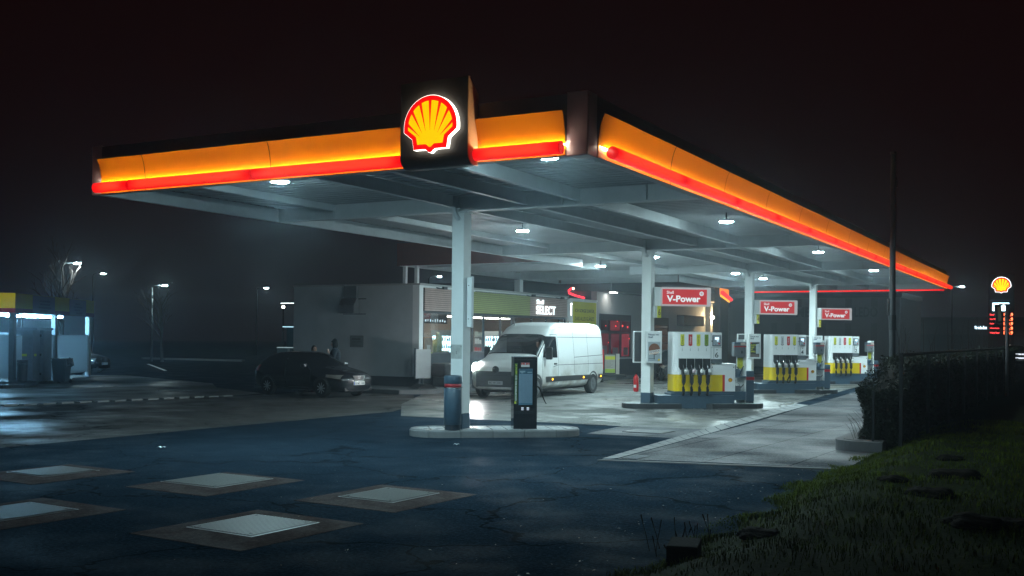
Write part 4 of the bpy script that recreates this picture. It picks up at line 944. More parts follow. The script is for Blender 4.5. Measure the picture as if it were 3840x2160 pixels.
b = B().lathe([(.19, -.012), (.205, -.012), (.205, .012), (.19, .012)], (0, 0, 0), 24); o = b.build('steering_wheel', black, van); o.location = (1.56, .45, 1.28); o.rotation_euler = (0, R(28), 0)
pz = thing('paper_sheet', 'crumpled pale paper lying on the dashboard of the white van', 'paper'); pz.parent = None; pz.location = (-9.72-.40, 17.40-1.82, 1.345); pz.rotation_euler = (0, 0, R(-90))
B().grid(lambda u, v: Vector((-.10+.2*u, -.22+.44*v, .01+.05*u*0+.025*math.sin(7*u+3*v)**2+.02*v)), 8, 10).build('sheet', paper, pz, True)
for sg in (1, -1):
    S.patch('side_window', dglass, van, quad((1.30, 1.32), (2.32, 1.30), (2.30, 2.0), (1.72, 2.0), lambda d, z: S.side(d, z, sg)), .005, 14, 10)
    S.patch('side_moulding', black, van, quad((1.5, .52), (4.92, .52), (4.95, .68), (1.45, .70), lambda d, z: S.side(d, z, sg)), .018, 24, 3)
    S.patch('side_moulding', black, van, quad((5.6, .52), (6.1, .5), (6.1, .68), (5.58, .68), lambda d, z: S.side(d, z, sg)), .018, 8, 3)
    sl = P('seam_line%d' % sg, (.05, .055, .055), .6)
    for pts in ([(1.26, .46), (1.24, 1.0), (1.26, 1.28), (1.70, 2.05), (2.38, 2.06), (2.40, 1.2), (2.38, .46)], [(2.42, 1.98), (6.0, 1.98)], [(3.6, 1.3), (6.02, 1.36)], [(2.0, 1.0), (2.35, 1.06), (6.08, 1.06)], [(3.62, .75), (3.60, 2.4)], [(4.75, .75), (4.72, 2.4)], [(6.02, 1.36), (6.0, 1.98)]):
        sideline(S, 'panel_seam', sl, van, pts, sg)
    sideline(S, 'crease', vanw, van, [(2.5, 1.22), (5.9, 1.22)], sg, .03, .012)
    for d in (.84, 5.17):
        an = [a for a in np.linspace(R(-8), R(188), 18)]
        bb = B(); vs = [bb.bm.verts.new(S.side(d, .42, sg)+Vector((0, sg*.006, 0)))]+[bb.bm.verts.new(S.side(d+.44*math.cos(a), .36+.44*math.sin(a), sg)+Vector((0, sg*.006, 0))) for a in an]
        for i in range(1, len(vs)-1): bb.bm.faces.new((vs[0], vs[i], vs[i+1]))
        bb.build('wheel_arch', black, van)
        wheel(van, S.L/2-d, sg*.93, .355, .23, sg, P('steel_rim%d%d' % (sg, d), (.10, .11, .115), .5, metal=.4), 6)
    for d in (1.95, 4.35, 5.82):
        p = S.side(d, .60, sg); B().ball((p.x, p.y+sg*.022, p.z), (.045, .02, .035), 12, 8).build('marker_light', e_amber, van)
    m_ = B().box(-.07, .05, -.11, .11, -.2, .2, bev=.045).build('mirror', black, van); m_.location = (S.L/2-1.45, sg*1.16, 1.45); m_.rotation_euler = (0, 0, sg*R(12))
    bx('mirror_glass', chrome, m_, -.074, -.0705, -.09, .09, -.17, .17)
    B().tube([(S.L/2-1.45, sg*.98, 1.32), (S.L/2-1.45, sg*1.10, 1.36)], .03, 8).build('mirror_arm', black, van)
    p = S.side(2.18, 1.10, sg); B().box(p.x-.09, p.x+.09, p.y-.02+(sg > 0)*.0, p.y+.02, 1.07, 1.13, bev=.015).build('door_handle', black, van)
    hb_ = B().ball((S.L/2-.135, sg*.81, .96), (.11, .125, .17), 16, 12); hb_.build('headlight', e_head if sg < 0 else P('headlight_off', (.4, .43, .45), .15, metal=.5), van, True)
    S.patch('upper_lamp', E('daylight%d' % sg, (1, .98, .95), 9.) if sg < 0 else P('lamp_glass', (.4, .43, .45), .15), van, lambda u, v: S.pt(.20+.10*v, (R(180)-R(28)-R(9)*u) if sg < 0 else (R(28)+R(9)*u)), .007, 4, 4)
S.patch('grille_bumper', P('bumper_grey', (.035, .038, .042), .55), van, lambda u, v: S.pt(.0+.16*abs(2*u-1)**6*1.0, R(0) if False else (R(-168)+R(156)*u)), .012, 30, 2)
fb = B(); fb.box(3.02, 3.108, -.74, .74, .36, .90, bev=.05); fb.build('front_bumper', P('bumper_grey2', (.04, .043, .047), .55), van)
fb = B(); fb.box(2.90, 3.06, -.93, -.741, .30, .62, bev=.06); fb.box(2.90, 3.06, .741, .93, .30, .62, bev=.06); fb.build('bumper_corner', P('bumper_grey3', (.04, .043, .047), .55), van)
b = B()
for z in (.74, .79, .84): b.box(3.109, 3.118, -.55, .55, z, z+.018)
b.build('grille_bars', black, van)
lg = B().lathe([(.12, 0), (.12, .02), (.10, .03)], (3.10, 0, .93), 20, 'x').build('badge_disc', black, van)
B().prism([(-.075, .93), (0, 1.04), (.075, .93), (0, .82)], 3.131, 3.138, 'x').build('diamond_badge', chrome, lg); B().prism([(-.035, .93), (0, .985), (.035, .93), (0, .875)], 3.1385, 3.142, 'x').build('diamond_hollow', black, lg)
p = bx('number_plate', P('dim_plate', (.3, .31, .32), .5), van, 3.109, 3.12, -.26, .26, .46, .57); text('plate_text', 'BC W 2201', -.22, .485, .44, .06, 3.1205, letk, p, axis='x')
B().tube([(2.05, .55, 1.36), (1.62, .1, 1.70)], .012, 6).build('wiper', black, van)
B().tube([(1.10, -.45, 2.36), (1.02, -.45, 2.48), (.9, -.45, 2.62)], [.02, .012, .006], 6).build('aerial', black, van)
bx('tail_light', P('tail_red', (.35, .01, .012), .2), van, -3.115, -3.06, .82, .985, .85, 1.55); bx('tail_light', P('tail_red2', (.35, .01, .012), .2), van, -3.115, -3.06, -.985, -.82, .85, 1.55)
bx('rear_bumper', black, van, -3.2, -3.06, -.95, .95, .36, .58, bev=.04); bx('chassis', black, van, -2.9, 2.8, -.6, .6, .2, .30)
# --- driver, seated at the wheel
def person_mesh(parent, J, skinm, cloth, name='body'):
    pts, rad, ed, ix = [], [], [], {}
    for n_, p_, r_ in J['v']: ix[n_] = len(pts); pts.append(p_); rad.append(r_)
    for a, c in J['e']: ed.append((ix[a], ix[c]))
    return skin(name, pts, ed, rad, ix['pelvis'], cloth, parent, 2)
def hand(v, e, wrist, pfx, dirv, upv, curl=.5):
    d = Vector(dirv).normalized(); u = Vector(upv).normalized(); s = d.cross(u).normalized(); w = Vector(wrist)
    v.append((pfx+'palm', tuple(w+d*.05), (.030, .014)))
    return d, u, s, w
def fingers(parent, wrist, d, u, mat, side=1, curl=.6):
    d = Vector(d).normalized(); u = Vector(u).normalized(); s = d.cross(u).normalized(); w = Vector(wrist)
    pts = [tuple(w-d*.02), tuple(w+d*.03), tuple(w+d*.075)]; ed = [(0, 1), (1, 2)]; rad = [(.024, .020), (.036, .015), (.034, .013)]
    o = skin('hand', pts, ed, rad, 0, mat, parent, 2)
    for i, (off, L_) in enumerate(((-.027, .068), (-.009, .078), (.010, .073), (.028, .056))):
        b0 = w+d*.078+s*off; p1 = b0+d*L_*.45-u*curl*.012; p2 = p1+(d*(1-curl*.6)-u*curl).normalized()*L_*.33; p3 = p2+(d*(1-curl)-u*curl*1.3).normalized()*L_*.27
        skin('finger', [tuple(b0-d*.02), tuple(b0), tuple(p1), tuple(p2), tuple(p3)], [(0, 1), (1, 2), (2, 3), (3, 4)], [.009, .0095, .009, .008, .0065], 0, mat, o, 1)
    t0 = w+d*.02+s*side*.03; t1 = t0+d*.035+s*side*.028-u*.01; t2 = t1+d*.03+s*side*.006-u*.012
    skin('thumb', [tuple(w+d*.01+s*side*.012), tuple(t0), tuple(t1), tuple(t2)], [(0, 1), (1, 2), (2, 3)], [.013, .012, .011, .008], 0, mat, o, 1)
    return o
skinc = P('skin', (.42, .25, .19), .55, var=.08)
def head(parent, c, f, mat, hairm, hood=False, beard=False):
    """head centred at c, looking along f (unit, horizontal)"""
    f = Vector(f).normalized(); s = f.cross(Vector((0, 0, 1))).normalized(); c = Vector(c); Mx = Matrix((( f.x, -s.x, 0, c.x), (f.y, -s.y, 0, c.y), (0, 0, 1, c.z), (0, 0, 0, 1)))
    b = B(); t = bmesh.new(); bmesh.ops.create_uvsphere(t, u_segments=28, v_segments=20, radius=1)
    for q in t.verts:
        x, y, z = q.co; X, Y, Z = x*.098, y*.077, z*.118
        if z < -.1: X *= 1-.10*(-z-.1); Y *= 1-.32*(-z-.1); X += .018*(-z)*(x > 0)
        if x > .55 and abs(y) < .22 and -.35 < z < .12: X += .022*(1-abs(y)/.22)*(1 if z < -.1 else .6)     # nose
        if x > .5 and .02 < z < .28 and .18 < abs(y) < .62: X -= .010                                            # eye sockets
        if x > .6 and -.62 < z < -.5 and abs(y) < .35: X += .006                                                 # lips
        q.co = (X, Y, Z)
    b.add(t, Mx)
    for y in (-1, 1): tt = B(); b2 = bmesh.new(); bmesh.ops.create_uvsphere(b2, u_segments=8, v_segments=6, radius=1); [setattr(q, 'co', Vector((q.co.x*.018-.005, q.co.y*.008+y*.078, q.co.z*.03-.005))) for q in b2.verts]; b.add(b2, Mx)
    h = b.build('head', mat, parent, True)
    b = B(); 
    for y in (-.03, .03):
        b2 = bmesh.new(); bmesh.ops.create_uvsphere(b2, u_segments=8, v_segments=6, radius=.010); [setattr(q, 'co', q.co+Vector((.087, y, .016))) for q in b2.verts]; b.add(b2, Mx)
    b.build('eyes', letk, h)
    b = B(); b2 = bmesh.new(); bmesh.ops.create_uvsphere(b2, u_segments=24, v_segments=16, radius=1)
    k = 1.28 if hood else 1.1
    for q in b2.verts:
        x, y, z = q.co; q.co = Vector((x*.105*k-.018, y*.084*k, z*.128*k+.006))
        if hood and z > .6: q.co.z += (z-.6)*.07; q.co.x -= .01
    bmesh.ops.delete(b2, geom=[q for q in b2.verts if (q.co.x > .058 and q.co.z < .062) or (not hood and q.co.z < -.03 and q.co.x > -.03)], context='VERTS')
    b.add(b2, Mx); o = b.build('hood' if hood else 'hair', hairm, parent, True); m = o.modifiers.new('t', 'SOLIDIFY'); m.thickness = .012
    return h
dcl = P('driver_jacket', (.018, .02, .026), .85)
dr = thing('person', 'driver in dark jacket sitting at the wheel of the white van', 'person', (-9.72, 17.40, 0), R(-90))
J = {'v': [('pelvis', (1.02, .45, .98), (.15, .13)), ('waist', (1.0, .45, 1.15), (.15, .12)), ('chest', (.98, .45, 1.38), (.19, .13)), ('neck', (1.0, .45, 1.58), .06), ('nape', (1.02, .45, 1.64), .055),
  ('shl', (1.0, .66, 1.50), .075), ('ell', (1.18, .74, 1.26), .052), ('wrl', (1.40, .60, 1.36), .034), ('shr', (1.0, .24, 1.50), .075), ('elr', (1.20, .16, 1.27), .052), ('wrr', (1.42, .30, 1.40), .034),
  ('hipl', (1.1, .56, .96), .09), ('knl', (1.45, .58, 1.02), .075), ('anl', (1.6, .58, .60), .05), ('hipr', (1.1, .34, .96), .09), ('knr', (1.45, .32, 1.02), .075), ('anr', (1.6, .32, .60), .05)],
 'e': [('pelvis', 'waist'), ('waist', 'chest'), ('chest', 'neck'), ('neck', 'nape'), ('chest', 'shl'), ('shl', 'ell'), ('ell', 'wrl'), ('chest', 'shr'), ('shr', 'elr'), ('elr', 'wrr'), ('pelvis', 'hipl'), ('hipl', 'knl'), ('knl', 'anl'), ('pelvis', 'hipr'), ('hipr', 'knr'), ('knr', 'anr')]}
person_mesh(dr, J, skinc, dcl); head(dr, (1.05, .45, 1.74), (1, 0, 0), skinc, P('hair_dark', (.015, .012, .01), .8))
fingers(dr, (1.43, .31, 1.41), (.75, .25, .1), (0, -.3, 1), skinc, 1, .8); fingers(dr, (1.42, .59, 1.37), (.8, -.2, -.1), (0, .3, 1), skinc, -1, .8)

# --- hatchback
def hatch(name, lab, loc, rz, paint, txt, lights=True, scale=1.):
    S = Shell(4.05, [(0, .22, .60, .52, 4), (.03, .20, .66, .62, 4), (.10, .19, .74, .70, 4), (.25, .18, .81, .77, 4), (.5, .18, .875, .815, 4), (.85, .18, .935, .84, 4.2), (1.05, .18, .975, .845, 4.2),
      (1.15, .18, 1.02, .846, 4), (1.5, .18, 1.22, .846, 3.8), (1.75, .18, 1.345, .846, 3.8), (1.95, .18, 1.415, .846, 3.8), (2.25, .18, 1.445, .846, 4), (2.7, .18, 1.44, .846, 4), (3.15, .18, 1.405, .842, 4), (3.45, .19, 1.34, .835, 4),
      (3.7, .2, 1.21, .82, 4), (3.86, .22, 1.04, .80, 4), (3.96, .25, .95, .76, 4), (4.03, .30, .86, .70, 4), (4.05, .34, .80, .62, 4)], .88, .24, 1.445)
    t = thing(name, lab, 'car', loc, rz)
    ds = [0, .015, .03, .06, .1, .16, .25, .35, .5, .65, .85, .95, 1.05, 1.1]+list(np.linspace(1.15, 3.45, 34))+[3.52, 3.6, 3.7, 3.78, 3.86, 3.92, 3.96, 4.0, 4.03, 4.04, 4.05]
    S.body('body', paint, t, ds, 72)
    S.patch('windscreen', dglass, t, lambda u, v: S.top(1.17+.70*u, -.86+1.72*v), .005, 12, 16)
    S.patch('rear_window', dglass, t, lambda u, v: S.top(3.46+.34*u, -.80+1.6*v), .005, 8, 14)
    for sg in (1, -1):
        S.patch('side_window', dglass, t, quad((1.42, .95), (2.42, .965), (2.42, 1.335), (1.98, 1.335), lambda d, z: S.side(d, z, sg)), .005, 10, 8)
        S.patch('side_window', dglass, t, quad((2.50, .965), (3.32, 1.03), (3.10, 1.31), (2.50, 1.335), lambda d, z: S.side(d, z, sg)), .005, 10, 8)
        sideline(S, 'door_seam', black, t, [(1.32, .3), (1.30, .85), (1.42, .94)], sg); sideline(S, 'door_seam', black, t, [(2.46, .3), (2.46, 1.34)], sg, .05); sideline(S, 'sill_trim', P('sill%d' % sg, (.1, .11, .12), .4), t, [(1.5, .30), (2.6, .30)], sg, .018)
        for d, r_ in ((.82, .30), (3.28, .30)):
            bb = B(); vs = [bb.bm.verts.new(S.side(d, .36, sg)+Vector((0, sg*.006, 0)))]+[bb.bm.verts.new(S.side(d+.365*math.cos(a), .30+.365*math.sin(a), sg)+Vector((0, sg*.006, 0))) for a in np.linspace(R(-12), R(192), 18)]
            for i in range(1, len(vs)-1): bb.bm.faces.new((vs[0], vs[i], vs[i+1]))
            bb.build('wheel_arch', black, t)
            wheel(t, S.L/2-d, sg*.755, .30, .19, sg, P('hub_cover%s%d%d' % (name[:3], sg, d*10), (.40, .42, .43), .35, metal=.6), 9)
        m_ = B().box(-.08, .07, -.09, .09, -.065, .07, bev=.04).build('mirror', paint, t); m_.location = (S.L/2-1.5, sg*.93, 1.0)
        p = S.side(2.3, .82, sg); bx('door_handle', paint, t, p.x-.09, p.x+.09, p.y-.02, p.y+.02, .80, .835, bev=.012)
        S.patch('headlight', P('lens%s%d' % (name[:3], sg), (.5, .47, .42), .12, metal=.5), t, lambda u, v: S.side(.12+.52*u, .59+.06*u+(.13-.05*u)*v, sg)+Vector((0, 0, 0)), .006, 8, 5)
        B().ball((S.L/2-.14, sg*.58, .36), (.02, .04, .035), 10, 8).build('fog_light', chrome, t)
        S.patch('tail_light', P('tail%s%d' % (name[:3], sg), (.3, .01, .015), .15), t, quad((3.72, .78), (3.95, .78), (3.93, .95), (3.62, .98), lambda d, z: S.side(d, z, sg)), .006, 5, 5)
    g = [(-.27, .70), (.27, .70), (.20, .54), (-.20, .54)]
    gr = B().prism(g, S.L/2-.04, S.L/2+.012, 'x').build('grille', black, t)
    b = B()
    for (y0, z0), (y1, z1) in zip(g, g[1:]+g[:1]): b.tube([(S.L/2+.014, y0, z0), (S.L/2+.014, y1, z1)], .013, 6)
    b.build('chrome_surround', chrome, gr); b = B(); b.box(S.L/2+.013, S.L/2+.024, -.045, .045, .60, .615); b.box(S.L/2+.013, S.L/2+.024, -.045, .045, .625, .64); b.box(S.L/2+.013, S.L/2+.024, -.045, .045, .65, .665); b.build('badge', chrome, gr)
    plate_(t, S.L/2+.013, .40, .50, .11, txt, 1)
    b = B(); b.box(S.L/2-.30, S.L/2-.008, -.62, .62, .20, .33, bev=.03); b.build('lower_bumper', black, t)
    B().tube([(-.9, 0, 1.43), (-1.05, 0, 1.52)], .008, 6).build('aerial', black, t)
    return t
carblk = P('black_car_paint', (.010, .013, .018), .22, var=.1, coat=.7)
hatch('hatchback_car', 'black hatchback parked facing right in front of the grey shop wall', (-15.57, 12.5, 0), R(-6), carblk, 'GI MC 1300')
c2 = hatch('saloon_car', 'dark car half hidden between the column and pump 6, nose toward the viewer', (-10.7, 33.2, 0), R(-62), P('car_grey', (.03, .034, .04), .25, coat=.6), 'GI 313')
c3 = hatch('estate_car', 'dark blue car at the end of the wash bay, lit blue along its flank', (-38.2, 20.9, 0), R(20), P('car_blue', (.006, .009, .012), .25, coat=.6), '')
# --- two people behind the hatchback
def stander(lab, loc, rz, jacket, hairm, hood, h=1.0, raise_hand=False):
    t = thing('person', lab, 'person', loc, rz)
    w = 1.15 if hood else 1.0
    J = {'v': [('pelvis', (0, 0, .95), (.155, .12)), ('waist', (0, 0, 1.12), (.15*w, .12)), ('chest', (.01, 0, 1.34), (.20*w, .14*w)), ('collar', (.01, 0, 1.46), (.15*w, .11)), ('neck', (.015, 0, 1.53), .058), ('nape', (.02, 0, 1.58), .052),
      ('shl', (0, .20, 1.42), .085*w), ('ell', (.02, .30, 1.14), .06*w), ('wrl', (.16, .25, .95 if not raise_hand else 1.30), .04), ('shr', (0, -.20, 1.42), .085*w), ('elr', (.02, -.30, 1.14), .06*w), ('wrr', (.14, -.26, .92), .04),
      ('hipl', (0, .10, .86), .095), ('knl', (.02, .11, .48), .07), ('anl', (0, .11, .09), .05), ('tol', (.15, .12, .04), .042), ('hipr', (0, -.10, .86), .095), ('knr', (.02, -.11, .48), .07), ('anr', (0, -.11, .09), .05), ('tor', (.15, -.12, .04), .042)],
     'e': [('pelvis', 'waist'), ('waist', 'chest'), ('chest', 'collar'), ('collar', 'neck'), ('neck', 'nape'), ('collar', 'shl'), ('shl', 'ell'), ('ell', 'wrl'), ('collar', 'shr'), ('shr', 'elr'), ('elr', 'wrr'), ('pelvis', 'hipl'), ('hipl', 'knl'), ('knl', 'anl'), ('anl', 'tol'), ('pelvis', 'hipr'), ('hipr', 'knr'), ('knr', 'anr'), ('anr', 'tor')]}
    J['v'] = [(a, (p[0]*h, p[1]*h, p[2]*h), r) for a, p, r in J['v']]
    person_mesh(t, J, skinc, jacket); head(t, (.045*h, 0, 1.665*h), (1, 0, 0), skinc, hairm, hood)
    fingers(t, (.17*h, .245*h, (.94 if not raise_hand else 1.33)*h), (.1, -.05, -1) if not raise_hand else (.1, .0, 1), (1, 0, 0) if not raise_hand else (-1, 0, 0), skinc, -1, .5)
    fingers(t, (.15*h, -.255*h, .90*h), (.1, .05, -1), (1, 0, 0), skinc, 1, .5)
    return t
stander('person in dark hooded jacket standing behind the black hatchback', (-16.05, 14.25, 0), R(-150), P('padded_jacket', (.02, .035, .05), .8), P('hood_dark', (.012, .02, .024), .9), True, 1.0, True)
stander('shorter bareheaded person with dark hair behind the roof of the black hatchback', (-16.75, 13.95, 0), R(-25), P('maroon_coat', (.05, .022, .026), .85), P('hair_black', (.014, .011, .011), .8), False, .89)
cp = thing('paper_cup', 'pale paper cup held up beside the hooded person', 'cup', (-16.09, 13.88, 1.38)); B().lathe([(.028, 0), (.038, .11), (.036, .112)], (0, 0, 0), 14).build('cup', P('cup_beige', (.4, .33, .28), .6), cp, True); B().lathe([(.04, .1125), (.037, .125)], (0, 0, 0), 14).build('lid', P('cup_lid', (.25, .2, .18), .5), cp)
# ------------------------------------------------------------------ self-service wash bay at the left
translu = bpy.data.materials.new('splash_panel'); translu.use_nodes = True
_t = translu.node_tree; _t.nodes.clear(); _o = _t.nodes.new('ShaderNodeOutputMaterial'); _d = _t.nodes.new('ShaderNodeBsdfDiffuse'); _q = _t.nodes.new('ShaderNodeBsdfTranslucent'); _m = _t.nodes.new('ShaderNodeMixShader')
_d.inputs[0].default_value = (.62, .66, .68, 1); _q.inputs[0].default_value = (.62, .66, .68, 1); _m.inputs[0].default_value = .55
for a_, b_ in ((_d.outputs[0], _m.inputs[1]), (_q.outputs[0], _m.inputs[2]), (_m.outputs[0], _o.inputs[0])): _t.links.new(a_, b_)
wb = thing('wash_bay', 'self service car wash bay with yellow fascia and blue white light', 'wash bay', (-28.78, 11.04, 0), math.atan2(.845, -.534))
bx('roof', dgrey, wb, -.10, 8.7, -.10, 6.4, 2.74, 3.40)
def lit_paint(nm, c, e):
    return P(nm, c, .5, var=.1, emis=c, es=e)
ye = lit_paint('bay_yellow_lit', (.62, .55, .01), .30); re_ = lit_paint('bay_red_lit', (.28, .02, .03), .16)  # end face: the light falling on it is put into the paint as glow
yd = P('bay_yellow_shaded', (.24, .20, .006), .6, var=.15); rd = P('bay_red_shaded', (.09, .01, .01), .6)  # side face: darker copies of the same paints, shade put into the colour
bx('fascia_end', ye, wb, -.13, -.102, -.13, 6.4, 2.87, 3.44); bx('fascia_end_stripe', re_, wb, -.135, -.102, -.135, 6.4, 2.70, 2.867)
sf = bx('fascia_side', yd, wb, -.10, 8.72, -.13, -.102, 2.87, 3.44); bx('stripe', rd, sf, -.10, 8.72, -.135, -.102, 2.70, 2.867)
for a, c in ((1.55, 3.85), (5.55, 7.6)):
    o = bx('sign_panel', P('bay_panel%d' % a, (.09, .09, .095), .6), sf, a, c, -.145, -.131, 2.72, 3.42)
    b = B()
    for i in range(4):
        z = 3.25-i*.13; b.box(a+.5+random.uniform(0, .3), c-.4-random.uniform(0, .4), -.149, -.1455, z-.07, z)
    b.build('faded_lines', P('faded_ink%d' % a, (.04, .04, .045), .6), o)
stl = P('bay_steel', (.22, .25, .28), .4, metal=.4, var=.15)
for x in (0, 4.2, 8.33):
    p = B().box(x-.13, x+.13, -.09, .09, .12 if x < 1 else 0, 2.70, bev=.01).build('pillar', stl if x < 8 else P('bay_white_post', (.5, .55, .58), .5), wb)
b = B(); b.box(-.06, -.02, .12, 6.2, .24, 1.84); b.box(.15, .95, -.02, .02, .24, 1.84); b.box(2.45, 4.05, -.02, .02, .24, 1.84); b.box(4.35, 8.18, -.02, .02, .24, 1.84); b.build('splash_panel', translu, wb)
b = B(); b.box(-.08, .0, .12, 6.2, 1.842, 1.88); b.box(2.45, 4.05, -.03, .03, 1.842, 1.88); b.box(4.35, 8.18, -.03, .03, 1.842, 1.88); b.box(2.45, 4.05, -.03, .03, .2, .238); b.box(4.35, 8.18, -.03, .03, .2, .238); b.build('panel_rail', P('rail_pale', (.5, .54, .56), .4), wb)
bx('partition', translu, wb, .3, 2.9, 2.0, 2.05, 1.9, 2.73)
bx('partition', translu, wb, 4.15, 4.2, .6, 6.0, .2, 1.95)
b = B()
for x in (.9, 2.4, 5.0, 7.2): b.tube([(x, .75, 2.66), (x, 2.3, 2.66)], .03, 8)
b.build('light_tube', e_bay, wb)
b = B(); b.tube([(2.0, .5, 2.69), (2.05, .45, 2.55), (1.9, .4, 2.35), (1.88, .4, 2.1)], .025, 8); b.tube([(1.2, .3, 2.72), (1.2, .3, 2.62)], .06, 10); b.build('lance_hose', black, wb)
t = thing('wash_cabinet', 'tall grey steel control cabinet with small yellow sticker in the wash bay', 'cabinet', wb.location, wb.rotation_euler[2])
cbm = P('cabinet_steel', (.20, .23, .26), .45, metal=.3, var=.2)
b = B(); b.box(.85, 1.55, -.42, .35, .05, 2.06, bev=.01); b.box(1.58, 2.42, -.55, .3, .05, 2.06, bev=.01); b.build('case', cbm, t); bx('lid', cbm, t, .80, 2.48, -.60, .40, 2.065, 2.15, bev=.01)
bx('plinth', black, t, .86, 2.4, -.4, .3, 0, .048); bx('sticker', yelpaper, t, 1.0, 1.2, -.427, -.4205, 1.05, 1.14)
bx('sticker', yelpaper, t, .841, .8485, -.2, -.02, 1.05, 1.14)
for z in (.3, 1.05, 1.8): bx('hinge', black, t, 1.551, 1.579, -.47, -.40, z, z+.09)
struct(B().prism([(-27.0, 8.2), (-26.3, 8.9), (-26.35, 9.8), (-27.9, 11.5), (-28.9, 11.9), (-30.5, 10.5), (-28.5, 8.0)], 0, .12, 'z').build('kerb', blkkerb, None))
t = thing('ash_bin', 'black cylinder bin with pale rim by the first wash bay pillar', 'bin', (-28.35, 11.15, .12)); smooth_edges(B().lathe([(.19, 0), (.19, .62), (.185, .63), (.19, .64), (.19, .80), (.17, .81)], (0, 0, 0), 24).build('barrel', black, t), 40); B().lathe([(.192, .70), (.194, .71), (.194, .715), (.192, .72)], (0, 0, 0), 24).build('rim', chrome, t)
t = thing('wheelie_bin', 'black wheeled refuse bin with bag hanging over its rim beside the wash bay', 'wheelie bin', (-28.2, 12.75, 0), R(30))
b = B(); tb = bmesh.new(); bmesh.ops.create_cube(tb, size=1)
for q in tb.verts: k = 1 if q.co.z > 0 else .78; q.co = Vector((q.co.x*.56*k, q.co.y*.66*k, .5+q.co.z*.86))
bmesh.ops.bevel(tb, geom=list(tb.edges), offset=.03, segments=2, affect='EDGES'); b.add(tb); b.build('body', black, t)
b = B(); b.box(-.30, .30, -.36, .36, .931, .98, bev=.015); b.build('lid', black, t); B().tube([(-.25, .37, .9), (.25, .37, .9)], .02, 8).build('handle', black, t)
for sx in (-.22, .22): B().lathe([(.09, -.03), (.09, .03)], (sx, .3, .09), 14, 'x').build('wheel', rubber, t)
B().grid(lambda u, v: Vector((.30+.10*math.sin(3*u)*v+.06*v, -.3+.62*u, .985-.32*v-.03*math.sin(9*u))), 10, 6).build('bag', P('bin_bag', (.02, .025, .03), .25), t, True)
# ------------------------------------------------------------------ street lamps and bare trees
def street_lamp(x, y, z, lab, rz=0, s=1., pale=False):
    t = thing('street_lamp', lab, 'street lamp', (x, y, 0), rz, 'street lamps in the mist')
    B().tube([(-.9*s, 0, 0), (-.9*s, 0, z*.5), (-.9*s, 0, z-.1)], [.08, .065, .05], 10).build('pole', P('pole_%d' % int(-x*10), (.16, .17, .17) if pale else (.004, .004, .004), .8, spec=.02), t, True)  # posts lost in the night: their darkness is painted near-black
    B().tube([(-.9*s, 0, z-.12), (-.8*s, 0, z+.03), (-.2*s, 0, z+.10)], .035, 8).build('arm', greyp if pale else black, t, True)
    bx('head', greyp if pale else black, t, -.25*s, .25*s, -.13, .13, z+.06, z+.13, bev=.02); bx('lens', e_street, t, -.15*s, .15*s, -.10, .10, z+.005, z+.055)
street_lamp(-45.58, 27.37, 6.03, 'street lamp with visible post rising from bare lit twigs, at the far left', R(29), pale=True)
street_lamp(-71.4, 50.85, 7.31, 'small bright street lamp between the two left lamps with posts', R(29))
street_lamp(-51.08, 39.18, 5.37, 'street lamp with broad halo and short visible post, left of the black hatchback', R(29), pale=True)
street_lamp(-61.9, 61.76, 6.38, 'small distant street lamp just left of the shop side wall', R(29))
street_lamp(-42.1, 61.26, 7.06, 'street lamp seen above the shop roof left of the front column', R(29))
street_lamp(-3.48, 88.2, 6.9, 'street lamp beyond the right tip of the canopy', R(29))
t = thing('low_lamp', 'tiny warm lamp point under the bar lamp left of the shop', 'lamp', (-33.6, 31.7, 0)); B().tube([(0, 0, 0), (0, 0, 3.5)], .04, 8).build('post', dgrey, t); B().ball((0, 0, 3.57), .07, 10, 8).build('globe', E('low_globe', (1, .9, .7), 60.), t)
def bare_tree(x, y, h, lab, seed, barkc, lean=0, dens=6):
    rnd = random.Random(seed); t = thing('bare_tree', lab, 'tree', (x, y, 0)); tr = B(); cr = B()
    def grow(p, d, L_, r, lv):
        q = p+d*L_*.5+Vector((rnd.uniform(-.05, .05), rnd.uniform(-.05, .05), 0))*L_; e = p+d*L_
        (tr if lv == 0 else cr).tube([p, q, e], [r, r*.82, r*.6], 6 if lv < 2 else 4, False)
        if lv >= 4: return
        for i in range(3 if lv else dens):
            f = rnd.uniform(.35, 1.) if lv else rnd.uniform(.35, 1.)
            a = rnd.uniform(0, 2*math.pi); sp = rnd.uniform(.35, .8)
            nd = (d+Vector((math.cos(a)*sp, math.sin(a)*sp, rnd.uniform(-.05, .35)))).normalized()
            grow(p+d*L_*f, nd, L_*rnd.uniform(.45, .65), max(.006, r*.5), lv+1)
    grow(Vector((0, 0, 0)), Vector((lean, 0, 1)).normalized(), h*.62, h*.022, 0)
    tr.build('trunk', barkc, t); cr.build('crown', barkc, t)
bark = P('bark', (.05, .034, .03), .9, var=.3, vs=12); birch = P('birch_bark', (.12, .115, .11), .8, var=.5, vs=5)
bare_tree(-45.4, 26.2, 6.6, 'bare tree with lamplit twigs under the far left street lamp', 3, bark, .05, 9)
bare_tree(-50.0, 38.0, 5.2, 'bare pale barked tree under the street lamp with broad halo', 9, birch, -.04, 8)
